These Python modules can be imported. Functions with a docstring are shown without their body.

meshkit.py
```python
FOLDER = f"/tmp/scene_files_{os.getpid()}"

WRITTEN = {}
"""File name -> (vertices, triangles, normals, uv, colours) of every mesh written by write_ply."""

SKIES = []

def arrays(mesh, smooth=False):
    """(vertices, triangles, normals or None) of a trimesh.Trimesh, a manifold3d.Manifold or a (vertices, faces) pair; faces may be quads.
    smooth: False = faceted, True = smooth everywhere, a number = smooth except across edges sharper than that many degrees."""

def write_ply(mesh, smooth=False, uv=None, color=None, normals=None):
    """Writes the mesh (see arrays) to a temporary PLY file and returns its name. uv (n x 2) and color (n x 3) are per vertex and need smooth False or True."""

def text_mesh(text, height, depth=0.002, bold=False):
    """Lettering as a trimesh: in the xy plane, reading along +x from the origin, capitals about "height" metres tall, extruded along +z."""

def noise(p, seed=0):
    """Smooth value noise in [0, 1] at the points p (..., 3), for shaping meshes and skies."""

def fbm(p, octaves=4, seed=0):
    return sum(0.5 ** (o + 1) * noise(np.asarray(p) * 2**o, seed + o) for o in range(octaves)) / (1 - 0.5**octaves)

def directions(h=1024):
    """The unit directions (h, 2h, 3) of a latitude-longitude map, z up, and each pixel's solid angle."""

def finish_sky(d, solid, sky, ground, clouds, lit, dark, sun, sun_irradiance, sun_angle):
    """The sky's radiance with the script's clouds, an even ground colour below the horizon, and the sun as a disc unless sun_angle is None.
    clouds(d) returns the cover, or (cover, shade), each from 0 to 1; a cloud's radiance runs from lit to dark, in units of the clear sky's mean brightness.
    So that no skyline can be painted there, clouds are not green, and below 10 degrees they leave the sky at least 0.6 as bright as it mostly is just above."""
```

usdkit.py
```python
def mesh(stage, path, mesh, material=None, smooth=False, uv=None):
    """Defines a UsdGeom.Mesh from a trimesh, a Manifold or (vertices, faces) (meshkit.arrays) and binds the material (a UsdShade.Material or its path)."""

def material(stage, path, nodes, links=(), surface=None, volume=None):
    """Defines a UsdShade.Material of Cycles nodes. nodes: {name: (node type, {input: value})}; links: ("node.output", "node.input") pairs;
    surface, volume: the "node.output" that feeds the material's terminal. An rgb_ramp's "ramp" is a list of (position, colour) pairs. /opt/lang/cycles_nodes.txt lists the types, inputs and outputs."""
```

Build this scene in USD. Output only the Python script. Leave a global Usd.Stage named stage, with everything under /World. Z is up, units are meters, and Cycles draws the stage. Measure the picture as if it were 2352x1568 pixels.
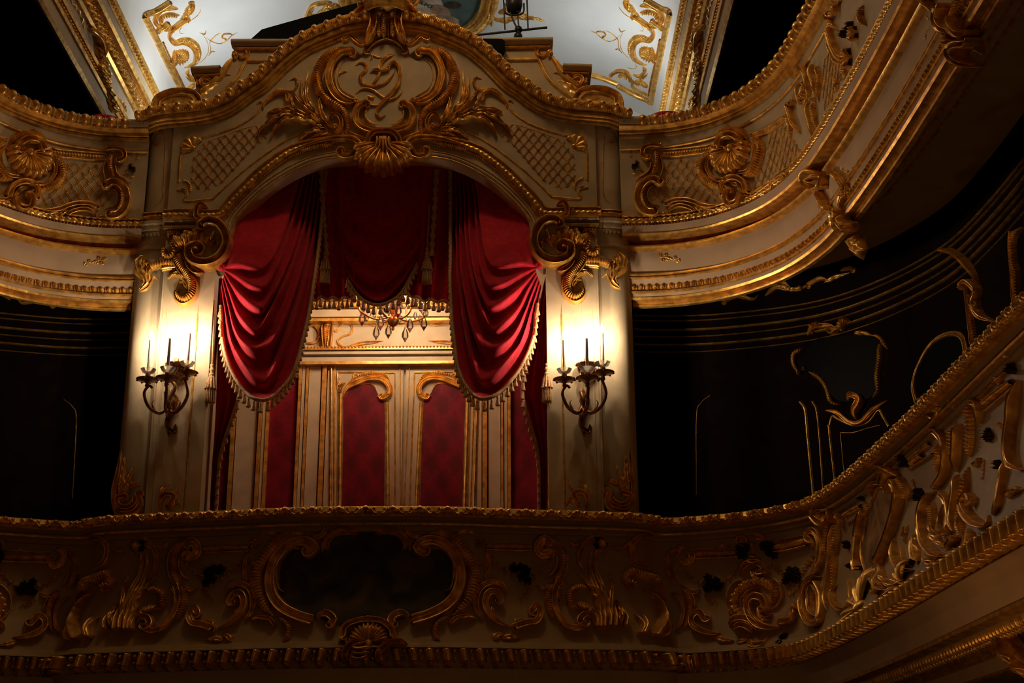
import math, random
import numpy as np, trimesh, usdkit, meshkit
from shapely.geometry import Polygon
from pxr import Usd, UsdGeom, UsdLux, UsdShade, Gf, Sdf

stage = Usd.Stage.CreateInMemory()
UsdGeom.SetStageUpAxis(stage, UsdGeom.Tokens.z)
UsdGeom.SetStageMetersPerUnit(stage, 1.0)
stage.SetDefaultPrim(UsdGeom.Xform.Define(stage, '/World').GetPrim())
PI = math.pi

# ---------------------------------------------------------------- camera, lights, exposure
FPX, PITCH, ROLL = 3340.0, math.radians(19.2), math.radians(0.33)
CAM = np.array([1.134, -12.0, 1.5])
EXPOSURE = 0.0
R_ = np.array([1.0, 0, 0]); F_ = np.array([0, math.cos(PITCH), math.sin(PITCH)]); U_ = np.array([0, -math.sin(PITCH), math.cos(PITCH)])
EX = math.cos(ROLL) * R_ - math.sin(ROLL) * U_
EY = math.sin(ROLL) * R_ + math.cos(ROLL) * U_
cam = UsdGeom.Camera.Define(stage, '/World/camera')
cam.AddTransformOp().Set(Gf.Matrix4d(*EX, 0, *EY, 0, *(-F_), 0, *CAM, 1))
cam.CreateHorizontalApertureAttr(36.0)
cam.CreateVerticalApertureAttr(36.0 * 1568 / 2352)
cam.CreateFocalLengthAttr(36.0 * FPX / 2352)
cam.CreateClippingRangeAttr(Gf.Vec2f(0.05, 100))
cam.CreateExposureAttr(EXPOSURE)
BULB, BULB_RGB = 580.0, (1.0, 0.79, 0.56)           # candle bulbs of the two sconces
CHAND, CHAND_RGB = 760.0, (1.0, 0.78, 0.52)         # bulbs of the chandelier in the box
CEIL_W, CEIL_RGB = 44.0, (0.95, 0.985, 1.0)         # floods on the attic ledge that light the vault
HALL_RGB = (1.0, 0.50, 0.18)                        # warm unseen stalls lamps and added fills of the hall


def light(name, kind, loc, color, intensity, size, rot=None, label=None):
    p = '/World/' + name
    l = (UsdLux.SphereLight if kind == 'sphere' else UsdLux.RectLight).Define(stage, p)
    l.CreateColorAttr(Gf.Vec3f(*color)); l.CreateIntensityAttr(intensity)
    l.AddTranslateOp().Set(Gf.Vec3d(*loc))
    if rot: l.AddRotateXYZOp().Set(Gf.Vec3f(*rot))
    if kind == 'sphere': l.CreateRadiusAttr(size)
    else: l.CreateWidthAttr(size[0]); l.CreateHeightAttr(size[1])
    return l


# floods standing behind the attic, aimed up at the vault (RectLights shine along -z)
light('vault_flood', 'rect', (-2.15, 3.0, 9.25), CEIL_RGB, CEIL_W, (0.5, 0.3), (180, -14, 0))
light('vault_flood_001', 'rect', (2.15, 3.0, 9.25), CEIL_RGB, CEIL_W * 0.8, (0.5, 0.3), (180, 14, 0))
# unseen hall lights: lamps at stalls level, plus fills added overhead and in front
light('overhead_fill', 'sphere', (0.3, -1.7, 10.6), (1.0, 0.66, 0.34), 27.0, 0.25)  # added unseen lamp, set high so the arch shades the curtains
light('front_fill_left', 'sphere', (-2.6, -6.5, 5.6), HALL_RGB, 8.0, 0.12)  # unseen fill added in front to brighten the bow parapet
light('stalls_lamp_left', 'sphere', (-2.6, -3.2, 1.7), HALL_RGB, 1.2, 0.10)
light('stalls_lamp_right', 'sphere', (2.5, -4.8, 1.8), HALL_RGB, 17.0, 0.10)
light('low_fill_centre', 'sphere', (2.0, -7.6, 1.5), HALL_RGB, 44.0, 0.12)  # unseen fill added below the view for the right tier and bow

X0 = -0.03                                          # axis of symmetry of the house


def ray(px, py):
    a = (px - 1176.0) / FPX; b = (784.0 - py) / FPX
    return F_ + a * EX + b * EY


def at(px, py, Y):
    d = ray(px, py); return CAM + d * ((Y - CAM[1]) / d[1])


# ---------------------------------------------------------------- materials
LOOKS = '/World/Looks'


def mat(name, color, rough=0.5, metal=0.0, var=0.12, scale=9.0, bump=0.0, bscale=60.0, bdist=0.004, c2=None, **extra):
    c = np.array(color, float); lo = np.array(c2, float) if c2 is not None else c * (1 - var * 2); hi = np.clip(c * (1 + var), 0, 1)
    nodes = {'tc': ('texture_coordinate', {}), 'n': ('noise_texture', {'scale': scale, 'detail': 2.0}),
             'r': ('rgb_ramp', {'ramp': [(0.32, tuple(lo)), (0.68, tuple(hi))]}),
             'p': ('principled_bsdf', dict(roughness=rough, metallic=metal, **extra))}
    links = [('tc.object', 'n.vector'), ('n.fac', 'r.fac'), ('r.color', 'p.base_color')]
    if bump:
        nodes['bn'] = ('noise_texture', {'scale': bscale, 'detail': 1.0}); nodes['b'] = ('bump', {'strength': bump, 'distance': bdist})
        links += [('tc.object', 'bn.vector'), ('bn.fac', 'b.height'), ('b.normal', 'p.normal')]
    return usdkit.material(stage, LOOKS + '/' + name, nodes, links, surface='p.BSDF')


def emis(name, color, strength):
    return usdkit.material(stage, LOOKS + '/' + name, {'e': ('emission', {'color': color, 'strength': strength})}, surface='e.emission')


GOLD = mat('gilding', (0.90, 0.53, 0.12), 0.34, 0.62, 0.10, 14.0, 0.35, 90.0, 0.003, c2=(0.52, 0.26, 0.05))
PAINT = mat('cream_paint', (0.50, 0.385, 0.245), 0.55, 0, 0.06, 5.0, specular_ior_level=0.18)
FASCIA = mat('pinkish_paint', (0.57, 0.405, 0.265), 0.55, 0, 0.05, 4.0, specular_ior_level=0.18)
LOWER_PAINT = mat('lower_parapet_paint', (0.36, 0.235, 0.11), 0.55, 0, 0.06, 5.0, specular_ior_level=0.18)  # darker, browner tone than cream_paint, used on the lower parapet
PLASTER = mat('white_plaster', (0.80, 0.81, 0.78), 0.7, 0, 0.03, 2.0)
VELVET = mat('red_velvet', (0.48, 0.009, 0.026), 0.75, 0, 0.12, 18.0, 0.2, 250.0, 0.002, sheen_weight=0.22, sheen_tint=(1.0, 0.25, 0.28), sheen_roughness=0.5, specular_ior_level=0.15)
BRAID = mat('gold_thread', (0.56, 0.31, 0.13), 0.65, 0.0, 0.2, 60.0, 0.5, 300.0, 0.002)
BRONZE = mat('dark_bronze', (0.30, 0.15, 0.06), 0.38, 0.9, 0.2, 30.0)
BRASS = mat('gilt_bronze', (0.75, 0.42, 0.13), 0.32, 0.9, 0.1, 30.0)
CANDLE = mat('candle_tube', (0.42, 0.37, 0.30), 0.5, 0, 0.05)
BLACK = mat('black_cloth', (0.006, 0.006, 0.007), 0.9, 0, 0.1, specular_ior_level=0.1)
IRON = mat('black_iron', (0.03, 0.028, 0.026), 0.4, 0.6, 0.1)
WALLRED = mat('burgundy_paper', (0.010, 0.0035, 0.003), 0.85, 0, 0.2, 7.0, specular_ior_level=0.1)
WOOD = mat('dark_floor', (0.10, 0.055, 0.03), 0.5, 0, 0.2, 3.0)
CARPET = mat('red_carpet', (0.28, 0.02, 0.02), 0.9, 0, 0.2, 30.0)
DARKFLOWER = mat('patinated_flower', (0.06, 0.04, 0.022), 0.35, 0.5, 0.2, 30.0)
MIRROR = mat('old_mirror', (0.005, 0.0045, 0.004), 0.55, 0, 0.1, specular_ior_level=0.08)
FLAME = emis('sconce_bulb', BULB_RGB, BULB)
FLAME2 = emis('chandelier_bulb', CHAND_RGB, CHAND)
GLASS = usdkit.material(stage, LOOKS + '/crystal', {'f': ('fresnel', {'IOR': 1.6}), 't': ('transparent_bsdf', {'color': (0.93, 0.90, 0.85)}), 'g': ('glossy_bsdf', {'roughness': 0.08}), 'd': ('translucent_bsdf', {'color': (0.9, 0.85, 0.78)}), 'm1': ('mix_closure', {'fac': 0.10}), 'm': ('mix_closure', {})},
                        [('t.BSDF', 'm1.closure1'), ('d.BSDF', 'm1.closure2'), ('f.fac', 'm.fac'), ('m1.closure', 'm.closure1'), ('g.BSDF', 'm.closure2')], surface='m.closure')
DAMASK = usdkit.material(stage, LOOKS + '/damask', {
    'tc': ('texture_coordinate', {}), 'mp': ('mapping', {'scale': (5.5, 5.5, 3.6), 'rotation': (0, 0.785, 0)}),
    'v': ('voronoi_texture', {'scale': 1.0, 'randomness': 0.25, 'feature': 'f1'}), 'n': ('noise_texture', {'scale': 22.0, 'detail': 3.0}),
    'm': ('math', {'math_type': 'multiply'}), 'r': ('rgb_ramp', {'ramp': [(0.10, (0.11, 0.001, 0.006)), (0.30, (0.20, 0.002, 0.011))]}),
    'p': ('principled_bsdf', {'roughness': 0.6, 'specular_ior_level': 0.25})},
    [('tc.object', 'mp.vector'), ('mp.vector', 'v.vector'), ('tc.object', 'n.vector'), ('v.distance', 'm.value1'), ('n.fac', 'm.value2'), ('m.value', 'r.fac'), ('r.color', 'p.base_color')], surface='p.BSDF')


def painted(name, stops, scale, seed):
    return usdkit.material(stage, LOOKS + '/' + name, {
        'tc': ('texture_coordinate', {}), 'mp': ('mapping', {'location': (seed, seed * 2.0, seed * 0.7)}), 'n': ('noise_texture', {'scale': scale, 'detail': 4.0, 'distortion': 0.6}),
        'r': ('rgb_ramp', {'ramp': stops}), 'p': ('principled_bsdf', {'roughness': 0.6, 'specular_ior_level': 0.15})},
        [('tc.object', 'mp.vector'), ('mp.vector', 'n.vector'), ('n.fac', 'r.fac'), ('r.color', 'p.base_color')], surface='p.BSDF')


CANVAS = painted('dark_canvas', [(0.3, (0.015, 0.012, 0.008)), (0.55, (0.06, 0.045, 0.025)), (0.75, (0.13, 0.09, 0.045))], 5.0, 1.0)
FIGURE = painted('canvas_figures', [(0.3, (0.20, 0.13, 0.06)), (0.7, (0.42, 0.28, 0.13))], 8.0, 2.0)
LANDSCAPE = painted('canvas_landscape', [(0.3, (0.06, 0.05, 0.018)), (0.5, (0.24, 0.11, 0.035)), (0.7, (0.38, 0.19, 0.06))], 6.0, 3.0)
SKYCANVAS = painted('ceiling_canvas', [(0.35, (0.62, 0.52, 0.38)), (0.5, (0.45, 0.33, 0.22)), (0.62, (0.55, 0.48, 0.38))], 3.0, 4.0)
TEAL = painted('canvas_sea', [(0.3, (0.05, 0.085, 0.08)), (0.7, (0.11, 0.16, 0.14))], 4.0, 5.0)
FLESH = painted('canvas_flesh', [(0.3, (0.22, 0.12, 0.07)), (0.7, (0.50, 0.34, 0.22))], 6.0, 6.0)

# ---------------------------------------------------------------- prims
_used, NOLOC = {}, np.zeros(3)
LOC = {}


def numbered(parent, name):
    k = (parent, name); i = _used.get(k, 0); _used[k] = i + 1
    return '%s/%s' % (parent, name if i == 0 else '%s_%03d' % (name, i))


def keys(prim, label=None, cat=None, group=None, kind=None):
    for k, v in (('label', label), ('category', cat), ('group', group), ('kind', kind)):
        if v: prim.SetCustomDataByKey(k, v)
    return prim


def thing(name, label, cat, loc=NOLOC, group=None, kind=None):
    p = numbered('/World', name); x = UsdGeom.Xform.Define(stage, p)
    loc = np.array(loc, float); x.AddTranslateOp().Set(Gf.Vec3d(*map(float, loc))); LOC[p] = loc
    keys(x.GetPrim(), label, cat, group, kind)
    return p


def group(parent, name):
    p = numbered(parent, name); UsdGeom.Xform.Define(stage, p); LOC[p] = LOC[parent]
    return p


def part(parent, name, mesh, m, smooth=True, kind=None, label=None):
    v, f = (np.asarray(mesh.vertices), np.asarray(mesh.faces)) if hasattr(mesh, 'vertices') else mesh
    p = numbered(parent, name); LOC[p] = LOC[parent]
    pr = usdkit.mesh(stage, p, (v - LOC[parent], f), m, smooth=smooth)
    if kind or label: keys(pr.GetPrim(), label, None, None, kind)
    return p


def solo(name, label, cat, mesh, m, smooth=True, kind=None, group=None):
    v, f = (np.asarray(mesh.vertices), np.asarray(mesh.faces)) if hasattr(mesh, 'vertices') else mesh
    p = numbered('/World', name); loc = np.array([v[:, 0].mean(), v[:, 1].mean(), v[:, 2].min()]); LOC[p] = loc
    pr = usdkit.mesh(stage, p, (v - loc, f), m, smooth=smooth); pr.AddTranslateOp().Set(Gf.Vec3d(*map(float, loc)))
    keys(pr.GetPrim(), label, cat, group, kind)
    return p


def dup(src, loc, label, rotz=0.0):
    s = stage.GetPrimAtPath(src); cd = s.GetCustomData()
    p = numbered('/World', src.split('/')[-1]); x = UsdGeom.Xform.Define(stage, p)
    x.GetPrim().GetReferences().AddInternalReference(src); x.GetPrim().SetInstanceable(True)
    x.ClearXformOpOrder(); x.AddTranslateOp().Set(Gf.Vec3d(*map(float, loc)))
    if rotz: x.AddRotateZOp().Set(rotz)
    keys(x.GetPrim(), label, cd.get('category'), cd.get('group'))
    return p


# ---------------------------------------------------------------- meshes
def cat(*ms):
    vs, fs, o = [], [], 0
    for v, f in ms:
        vs.append(np.asarray(v)); fs.append(np.asarray(f) + o); o += len(v)
    return np.vstack(vs), np.vstack(fs)


def grid(P, wrap=False):
    n, m = P.shape[:2]; i = np.arange(n * m).reshape(n, m)
    if wrap: i = np.hstack([i, i[:, :1]])
    a, b, c, d = i[:-1, :-1].ravel(), i[1:, :-1].ravel(), i[1:, 1:].ravel(), i[:-1, 1:].ravel()
    return P.reshape(-1, 3), np.vstack([np.stack([a, b, c], 1), np.stack([a, c, d], 1)])


def box(x0, x1, y0, y1, z0, z1):
    b = trimesh.creation.box((x1 - x0, y1 - y0, z1 - z0)); b.apply_translation(((x0 + x1) / 2, (y0 + y1) / 2, (z0 + z1) / 2))
    return np.array(b.vertices), np.array(b.faces)


def slab(poly, y0, y1):
    """A polygon in x, z (shapely), from depth y0 to y1."""
    m = trimesh.creation.extrude_polygon(poly, y1 - y0, engine='earcut'); v = np.array(m.vertices)
    return np.stack([v[:, 0], y0 + v[:, 2], v[:, 1]], 1), np.array(m.faces)


def prism(xy, z0, z1):
    m = trimesh.creation.extrude_polygon(Polygon(xy), z1 - z0, engine='earcut'); v = np.array(m.vertices); v[:, 2] += z0
    return v, np.array(m.faces)


def lathe(prof, c, n=20):
    a = np.linspace(0, 2 * PI, n, endpoint=False); p = np.array(prof, float)
    P = np.stack([c[0] + p[:, :1] * np.cos(a), c[1] + p[:, :1] * np.sin(a), c[2] + np.repeat(p[:, 1:], n, 1)], -1)
    return grid(P, True)


def tube(pts, r, n=8, taper=None):
    p = np.asarray(pts, float); t = np.gradient(p, axis=0); t /= np.linalg.norm(t, axis=1, keepdims=True) + 1e-12
    ref = np.array([0.31, 0.22, 0.92]); a = np.cross(t, ref); a /= np.linalg.norm(a, axis=1, keepdims=True) + 1e-12; b = np.cross(t, a)
    k = np.linspace(0, 2 * PI, n, endpoint=False); rr = r * (np.ones(len(p)) if taper is None else np.asarray(taper))
    P = p[:, None] + rr[:, None, None] * (np.cos(k)[None, :, None] * a[:, None] + np.sin(k)[None, :, None] * b[:, None])
    return grid(P, True)


def ball(c, r, n=8, s=(1, 1, 1)):
    m = trimesh.creation.uv_sphere(radius=1, count=[n, n]); return np.array(m.vertices) * r * np.array(s) + np.array(c), np.array(m.faces)


def crom(p, n=None, step=None):
    """Catmull-Rom through the points, resampled evenly."""
    p = np.asarray(p, float)
    if len(p) == 2: q = p[0] + (p[1] - p[0]) * np.linspace(0, 1, 24)[:, None]
    else:
        e = np.vstack([2 * p[0] - p[1], p, 2 * p[-1] - p[-2]]); t = np.linspace(0, 1, 14, endpoint=False)[:, None]; q = []
        for i in range(1, len(e) - 2):
            a, b, c, d = e[i - 1], e[i], e[i + 1], e[i + 2]
            q.append(0.5 * (2 * b + (c - a) * t + (2 * a - 5 * b + 4 * c - d) * t ** 2 + (3 * b - a - 3 * c + d) * t ** 3))
        q = np.vstack(q + [p[-1:]])
    return resample(q, n, step)


def resample(q, n=None, step=None):
    s = np.r_[0, np.cumsum(np.linalg.norm(np.diff(q, axis=0), axis=1))]
    if n is None: n = int(np.clip(round(s[-1] / step), 8, 400)) + 1
    x = np.linspace(0, s[-1], n)
    return np.stack([np.interp(x, s, q[:, k]) for k in range(q.shape[1])], 1)


# ---------------------------------------------------------------- surfaces the carving lies on
class Flat:
    def __init__(s, Y): s.Y = Y
    def px(s, P): q = np.array([at(x, y, s.Y) for x, y in np.atleast_2d(P)]); return q[:, [0, 2]]
    def to(s, u, v, h): return np.stack([u, s.Y - h, v], -1)


class Swept:
    """A plan curve (x, y), carried up in z with a belly hz(z). u = arc length, v = z, h = out into the hall."""
    def __init__(s, plan, hz=lambda z: 0 * z):
        s.q = crom(plan, step=0.03); s.hz = hz
        s.s = np.r_[0, np.cumsum(np.linalg.norm(np.diff(s.q, axis=0), axis=1))]
        t = np.gradient(s.q, axis=0); t /= np.linalg.norm(t, axis=1, keepdims=True); s.n = np.stack([t[:, 1], -t[:, 0]], 1)
        k = np.ones(5) / 5
        for j in range(2): s.n[2:-2, j] = np.convolve(s.n[:, j], k, 'valid')
        if abs(s.q[0, 0] - X0) < 1e-6: s.n[:8] = s.n[8] * np.linspace(0, 1, 8)[:, None] + np.array([0, -1.0]) * np.linspace(1, 0, 8)[:, None]
        s.n /= np.linalg.norm(s.n, axis=1, keepdims=True); s.L = s.s[-1]
    def to(s, u, v, h):
        o = s.hz(v) + h
        return np.stack([np.interp(u, s.s, s.q[:, 0]) + np.interp(u, s.s, s.n[:, 0]) * o, np.interp(u, s.s, s.q[:, 1]) + np.interp(u, s.s, s.n[:, 1]) * o, v + 0 * o], -1)
    def px(s, P):
        out = []
        for x, y in np.atleast_2d(P):
            d = ray(x, y); h = 0.0; best = (0, 3.0)
            for _ in range(6):
                p = s.q + s.n * h; a = p[:-1] - CAM[:2]; e = p[1:] - p[:-1]
                den = d[0] * e[:, 1] - d[1] * e[:, 0]; den = np.where(abs(den) < 1e-12, 1e-12, den)
                t = (a[:, 0] * e[:, 1] - a[:, 1] * e[:, 0]) / den; w = (a[:, 0] * d[1] - a[:, 1] * d[0]) / den
                ok = (w >= -0.01) & (w <= 1.01) & (t > 0.5)
                if not ok.any(): break
                i = np.where(ok)[0][np.argmin(t[ok])]; best = (s.s[i] + w[i] * (s.s[i + 1] - s.s[i]), CAM[2] + t[i] * d[2]); h = float(s.hz(np.array(best[1])))
            out.append(best)
        return np.array(out)


class Vault:
    """The ceiling: a profile (x, z) carried along y. u = y, v = arc length of the profile, h = down into the hall."""
    def __init__(s, prof):
        s.q = crom(prof, step=0.03); s.s = np.r_[0, np.cumsum(np.linalg.norm(np.diff(s.q, axis=0), axis=1))]
        t = np.gradient(s.q, axis=0); t /= np.linalg.norm(t, axis=1, keepdims=True); s.n = np.stack([t[:, 1], -t[:, 0]], 1)
    def to(s, u, v, h):
        return np.stack([np.interp(v, s.s, s.q[:, 0]) + np.interp(v, s.s, s.n[:, 0]) * h, u, np.interp(v, s.s, s.q[:, 1]) + np.interp(v, s.s, s.n[:, 1]) * h], -1)
    def px(s, P):
        out = []
        for x, y in np.atleast_2d(P):
            d = ray(x, y); a = s.q[:-1] - CAM[[0, 2]]; e = np.diff(s.q, axis=0); den = d[0] * e[:, 1] - d[2] * e[:, 0]
            t = (a[:, 0] * e[:, 1] - a[:, 1] * e[:, 0]) / den; w = (a[:, 0] * d[2] - a[:, 1] * d[0]) / den
            ok = (w >= -0.01) & (w <= 1.01) & (t > 0.5); i = np.where(ok)[0][np.argmin(t[ok])]
            out.append((CAM[1] + t[i] * d[1], s.s[i] + w[i] * (s.s[i + 1] - s.s[i])))
        return np.array(out)


class Mirror:
    def __init__(s, S): s.S = S; s.px = S.px
    def to(s, u, v, h): p = s.S.to(u, v, h); p[..., 0] = 2 * X0 - p[..., 0]; return p


# ---------------------------------------------------------------- carving
_a = np.linspace(-1, 1, 9)
PROF = {'r': np.stack([_a, np.sqrt(np.maximum(0, 1 - _a ** 2))], 1),
        'c': np.array([(-1, 0), (-.96, .75), (-.78, 1), (-.58, .8), (-.3, .42), (.1, .38), (.42, .7), (.6, .95), (.78, .9), (.93, .6), (1, 0)]),
        'f': np.array([(-1, 0), (-1, .55), (-.62, .6), (-.55, 1), (.2, 1), (.3, .6), (.75, .75), (1, .4), (1, 0)]),
        'l': np.array([(-1, 0), (-.8, .55), (-.5, .95), (-.22, .8), (0, .5), (.22, .8), (.5, .95), (.8, .55), (1, 0)])}
EMB = 0.006


def spiral(p, t, r, turns, side, n=22):
    nn = np.array([-t[1], t[0]]) * side; c = p + nn * r; a0 = math.atan2(*(p - c)[::-1]); k = np.linspace(0, 1, n)[1:]
    a = a0 + side * 2 * PI * turns * k; rr = r * (1 - 0.8 * k)
    return c + np.stack([np.cos(a), np.sin(a)], 1) * rr[:, None], c


def stroke(S, uv, w, h, prof='r', tp=(0.15, 0.25), c0=None, c1=None, ribs=0.0, amp=0.35, straight=False, lobes=0, absprof=None, base=0.0):
    """A carved band along uv (metres on S): half width w, relief h; tapers tp; curls c0 / c1 = (radius, turns, side)."""
    q = np.asarray(uv, float)
    if not straight: q = crom(q, step=min(max(w * 0.45, 0.012), ribs / 6 if ribs else 1))
    elif absprof is None and len(q) < 30: q = np.vstack([q[0] + (q[1] - q[0]) * k for k in np.linspace(0, 1, 16)]) if len(q) == 2 else q
    ex = []
    m = np.ones(len(q))
    if c0:
        t = q[0] - q[min(2, len(q) - 1)]; t /= np.linalg.norm(t) + 1e-9; sp, c = spiral(q[0], t, *c0); ex.append((c, c0[0] * 0.34))
        m = np.r_[np.linspace(0.45, 1, len(sp)), m]; q = np.vstack([sp[::-1], q])
    if c1:
        t = q[-1] - q[max(-3, -len(q))]; t /= np.linalg.norm(t) + 1e-9; sp, c = spiral(q[-1], t, *c1); ex.append((c, c1[0] * 0.34))
        m = np.r_[m, np.linspace(1, 0.45, len(sp))]; q = np.vstack([q, sp])
    T = np.gradient(q, axis=0); T /= np.linalg.norm(T, axis=1, keepdims=True) + 1e-12; N = np.stack([-T[:, 1], T[:, 0]], 1)
    k = np.linspace(0, 1, len(q)); sm = lambda x: np.clip(x, 0, 1) ** 0.6
    tap = np.minimum(sm(k / tp[0]) if tp[0] > 0 and not c0 else 1 + 0 * k, sm((1 - k) / tp[1]) if tp[1] > 0 and not c1 else 1 + 0 * k)
    tap = np.maximum(tap, 0.06) * m
    length = np.linalg.norm(np.diff(q, axis=0), axis=1).sum()
    if straight:                                      # mitred normals at corners
        for i in range(1, len(q) - 1):
            a = q[i] - q[i - 1]; b = q[i + 1] - q[i]; a = a / (np.linalg.norm(a) + 1e-12); b = b / (np.linalg.norm(b) + 1e-12); n1 = np.array([-a[1], a[0]]) + np.array([-b[1], b[0]])
            N[i] = n1 / max(n1 @ n1 / 2, 0.5)
    hh = h * (0.3 + 0.7 * tap); ww = w * tap
    pr = PROF[prof] if absprof is None else np.asarray(absprof, float)
    mod = np.ones((len(q), len(pr)))
    if ribs:
        ph = np.linspace(0, 1, len(q)) * max(2, round(length / ribs)) * 2 * PI
        mod = 1 - amp * (0.5 - 0.5 * np.cos(ph[:, None] - 1.2 * np.abs(pr[None, :, 0]))); ww = ww * (1 - 0.14 * (0.5 - 0.5 * np.cos(ph)))
    if lobes:
        e = np.abs(np.cos(PI * lobes * k)); ww = ww * (0.62 + 0.38 * e); mod = mod * (0.84 + 0.16 * np.cos(2 * PI * (lobes * k[:, None] - 0.8 * np.abs(pr[None, :, 0]))))
    if absprof is None: off = pr[None, :, 0] * ww[:, None]; hgt = pr[None, :, 1] * hh[:, None] * mod
    else: off = pr[None, :, 0] + 0 * ww[:, None]; hgt = pr[None, :, 1] + 0 * ww[:, None]
    u = q[:, :1] + N[:, :1] * off; v = q[:, 1:] + N[:, 1:] * off
    g = grid(S.to(u, v, hgt - EMB + base))
    for c, r in ex: g = cat(g, dome(S, c, r, r, h * 1.15))
    return g


def dome(S, c, ru, rv, h, ang=0.0, n=10, m=5, base=0.0, p=1.0):
    a = np.linspace(0, 2 * PI, n, endpoint=False); k = np.linspace(0, 1, m)[:, None]; r = np.sin(k * PI / 2) ** p
    x = np.cos(a) * r * ru; y = np.sin(a) * r * rv; ca, sa = math.cos(ang), math.sin(ang)
    return grid(S.to(c[0] + x * ca - y * sa, c[1] + x * sa + y * ca, h * np.cos(k * PI / 2) + 0 * x - EMB + base), True)


def shell(S, c, tip, spread, h, n=9, rin=0.12, base=0.0):
    c = np.asarray(c, float); d = np.asarray(tip, float) - c; R = np.linalg.norm(d); a0 = math.atan2(d[1], d[0]); sp = math.radians(spread) / 2
    A = np.linspace(-1, 1, n * 6 + 1); rib = np.abs(np.cos(PI * n * A / 2 + (0 if n % 2 else PI / 2)))
    rr = np.linspace(rin, 1, 9)[:, None]; edge = (1 - 0.13 * A ** 2) * (0.90 + 0.10 * rib)
    ang = a0 + A * sp + 0.0 * rr
    rad = R * rr * (edge * rr + (1 - rr))
    hh = h * (0.25 + 0.75 * np.sin(rr * PI * 0.62)) * (0.55 + 0.45 * rib) * np.clip((1 - rr) * 7, 0, 1)
    g = grid(S.to(c[0] + np.cos(ang) * rad, c[1] + np.sin(ang) * rad, hh - EMB + base))
    return cat(g, dome(S, c, R * rin * 1.5, R * rin * 1.5, h * 0.8, base=base))


def frill(S, uv, w, h, pitch, base=0.0, tp=0.12):
    """Ribbed rocaille comb on the left side of the path (w < 0: the right)."""
    q = crom(uv, step=pitch / 5); T = np.gradient(q, axis=0); T /= np.linalg.norm(T, axis=1, keepdims=True) + 1e-12; N = np.stack([-T[:, 1], T[:, 0]], 1)
    k = np.linspace(0, 1, len(q)); L = np.linalg.norm(np.diff(q, axis=0), axis=1).sum(); ph = k * max(3, round(L / pitch)) * PI
    rib = np.abs(np.cos(ph)); tap = np.clip(np.minimum(k, 1 - k) / tp, 0.12, 1) ** 0.6
    big = 0.82 + 0.18 * np.abs(np.cos(ph / 4.0))
    s = np.array([-.12, 0, .15, .35, .6, .82, 1.0]); pr = np.array([0, .45, .6, .8, 1, .8, 0])
    off = s[None] * (w * tap * big * (0.88 + 0.12 * rib))[:, None]; hg = pr[None] * (h * tap)[:, None] * (0.5 + 0.5 * rib[:, None])
    return grid(S.to(q[:, :1] + N[:, :1] * off, q[:, 1:] + N[:, 1:] * off, hg - EMB + base))


def flower(S, c, r, h, n=5, rnd=None, base=0.0):
    ms = [dome(S, c, r * 0.3, r * 0.3, h, n=8, m=4, base=base)]
    for i in range(n):
        a = 2 * PI * i / n + 0.4; ms.append(dome(S, (c[0] + r * .58 * math.cos(a), c[1] + r * .58 * math.sin(a)), r * .46, r * .34, h * .75, a, 8, 4, base=base))
    return cat(*ms)


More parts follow.
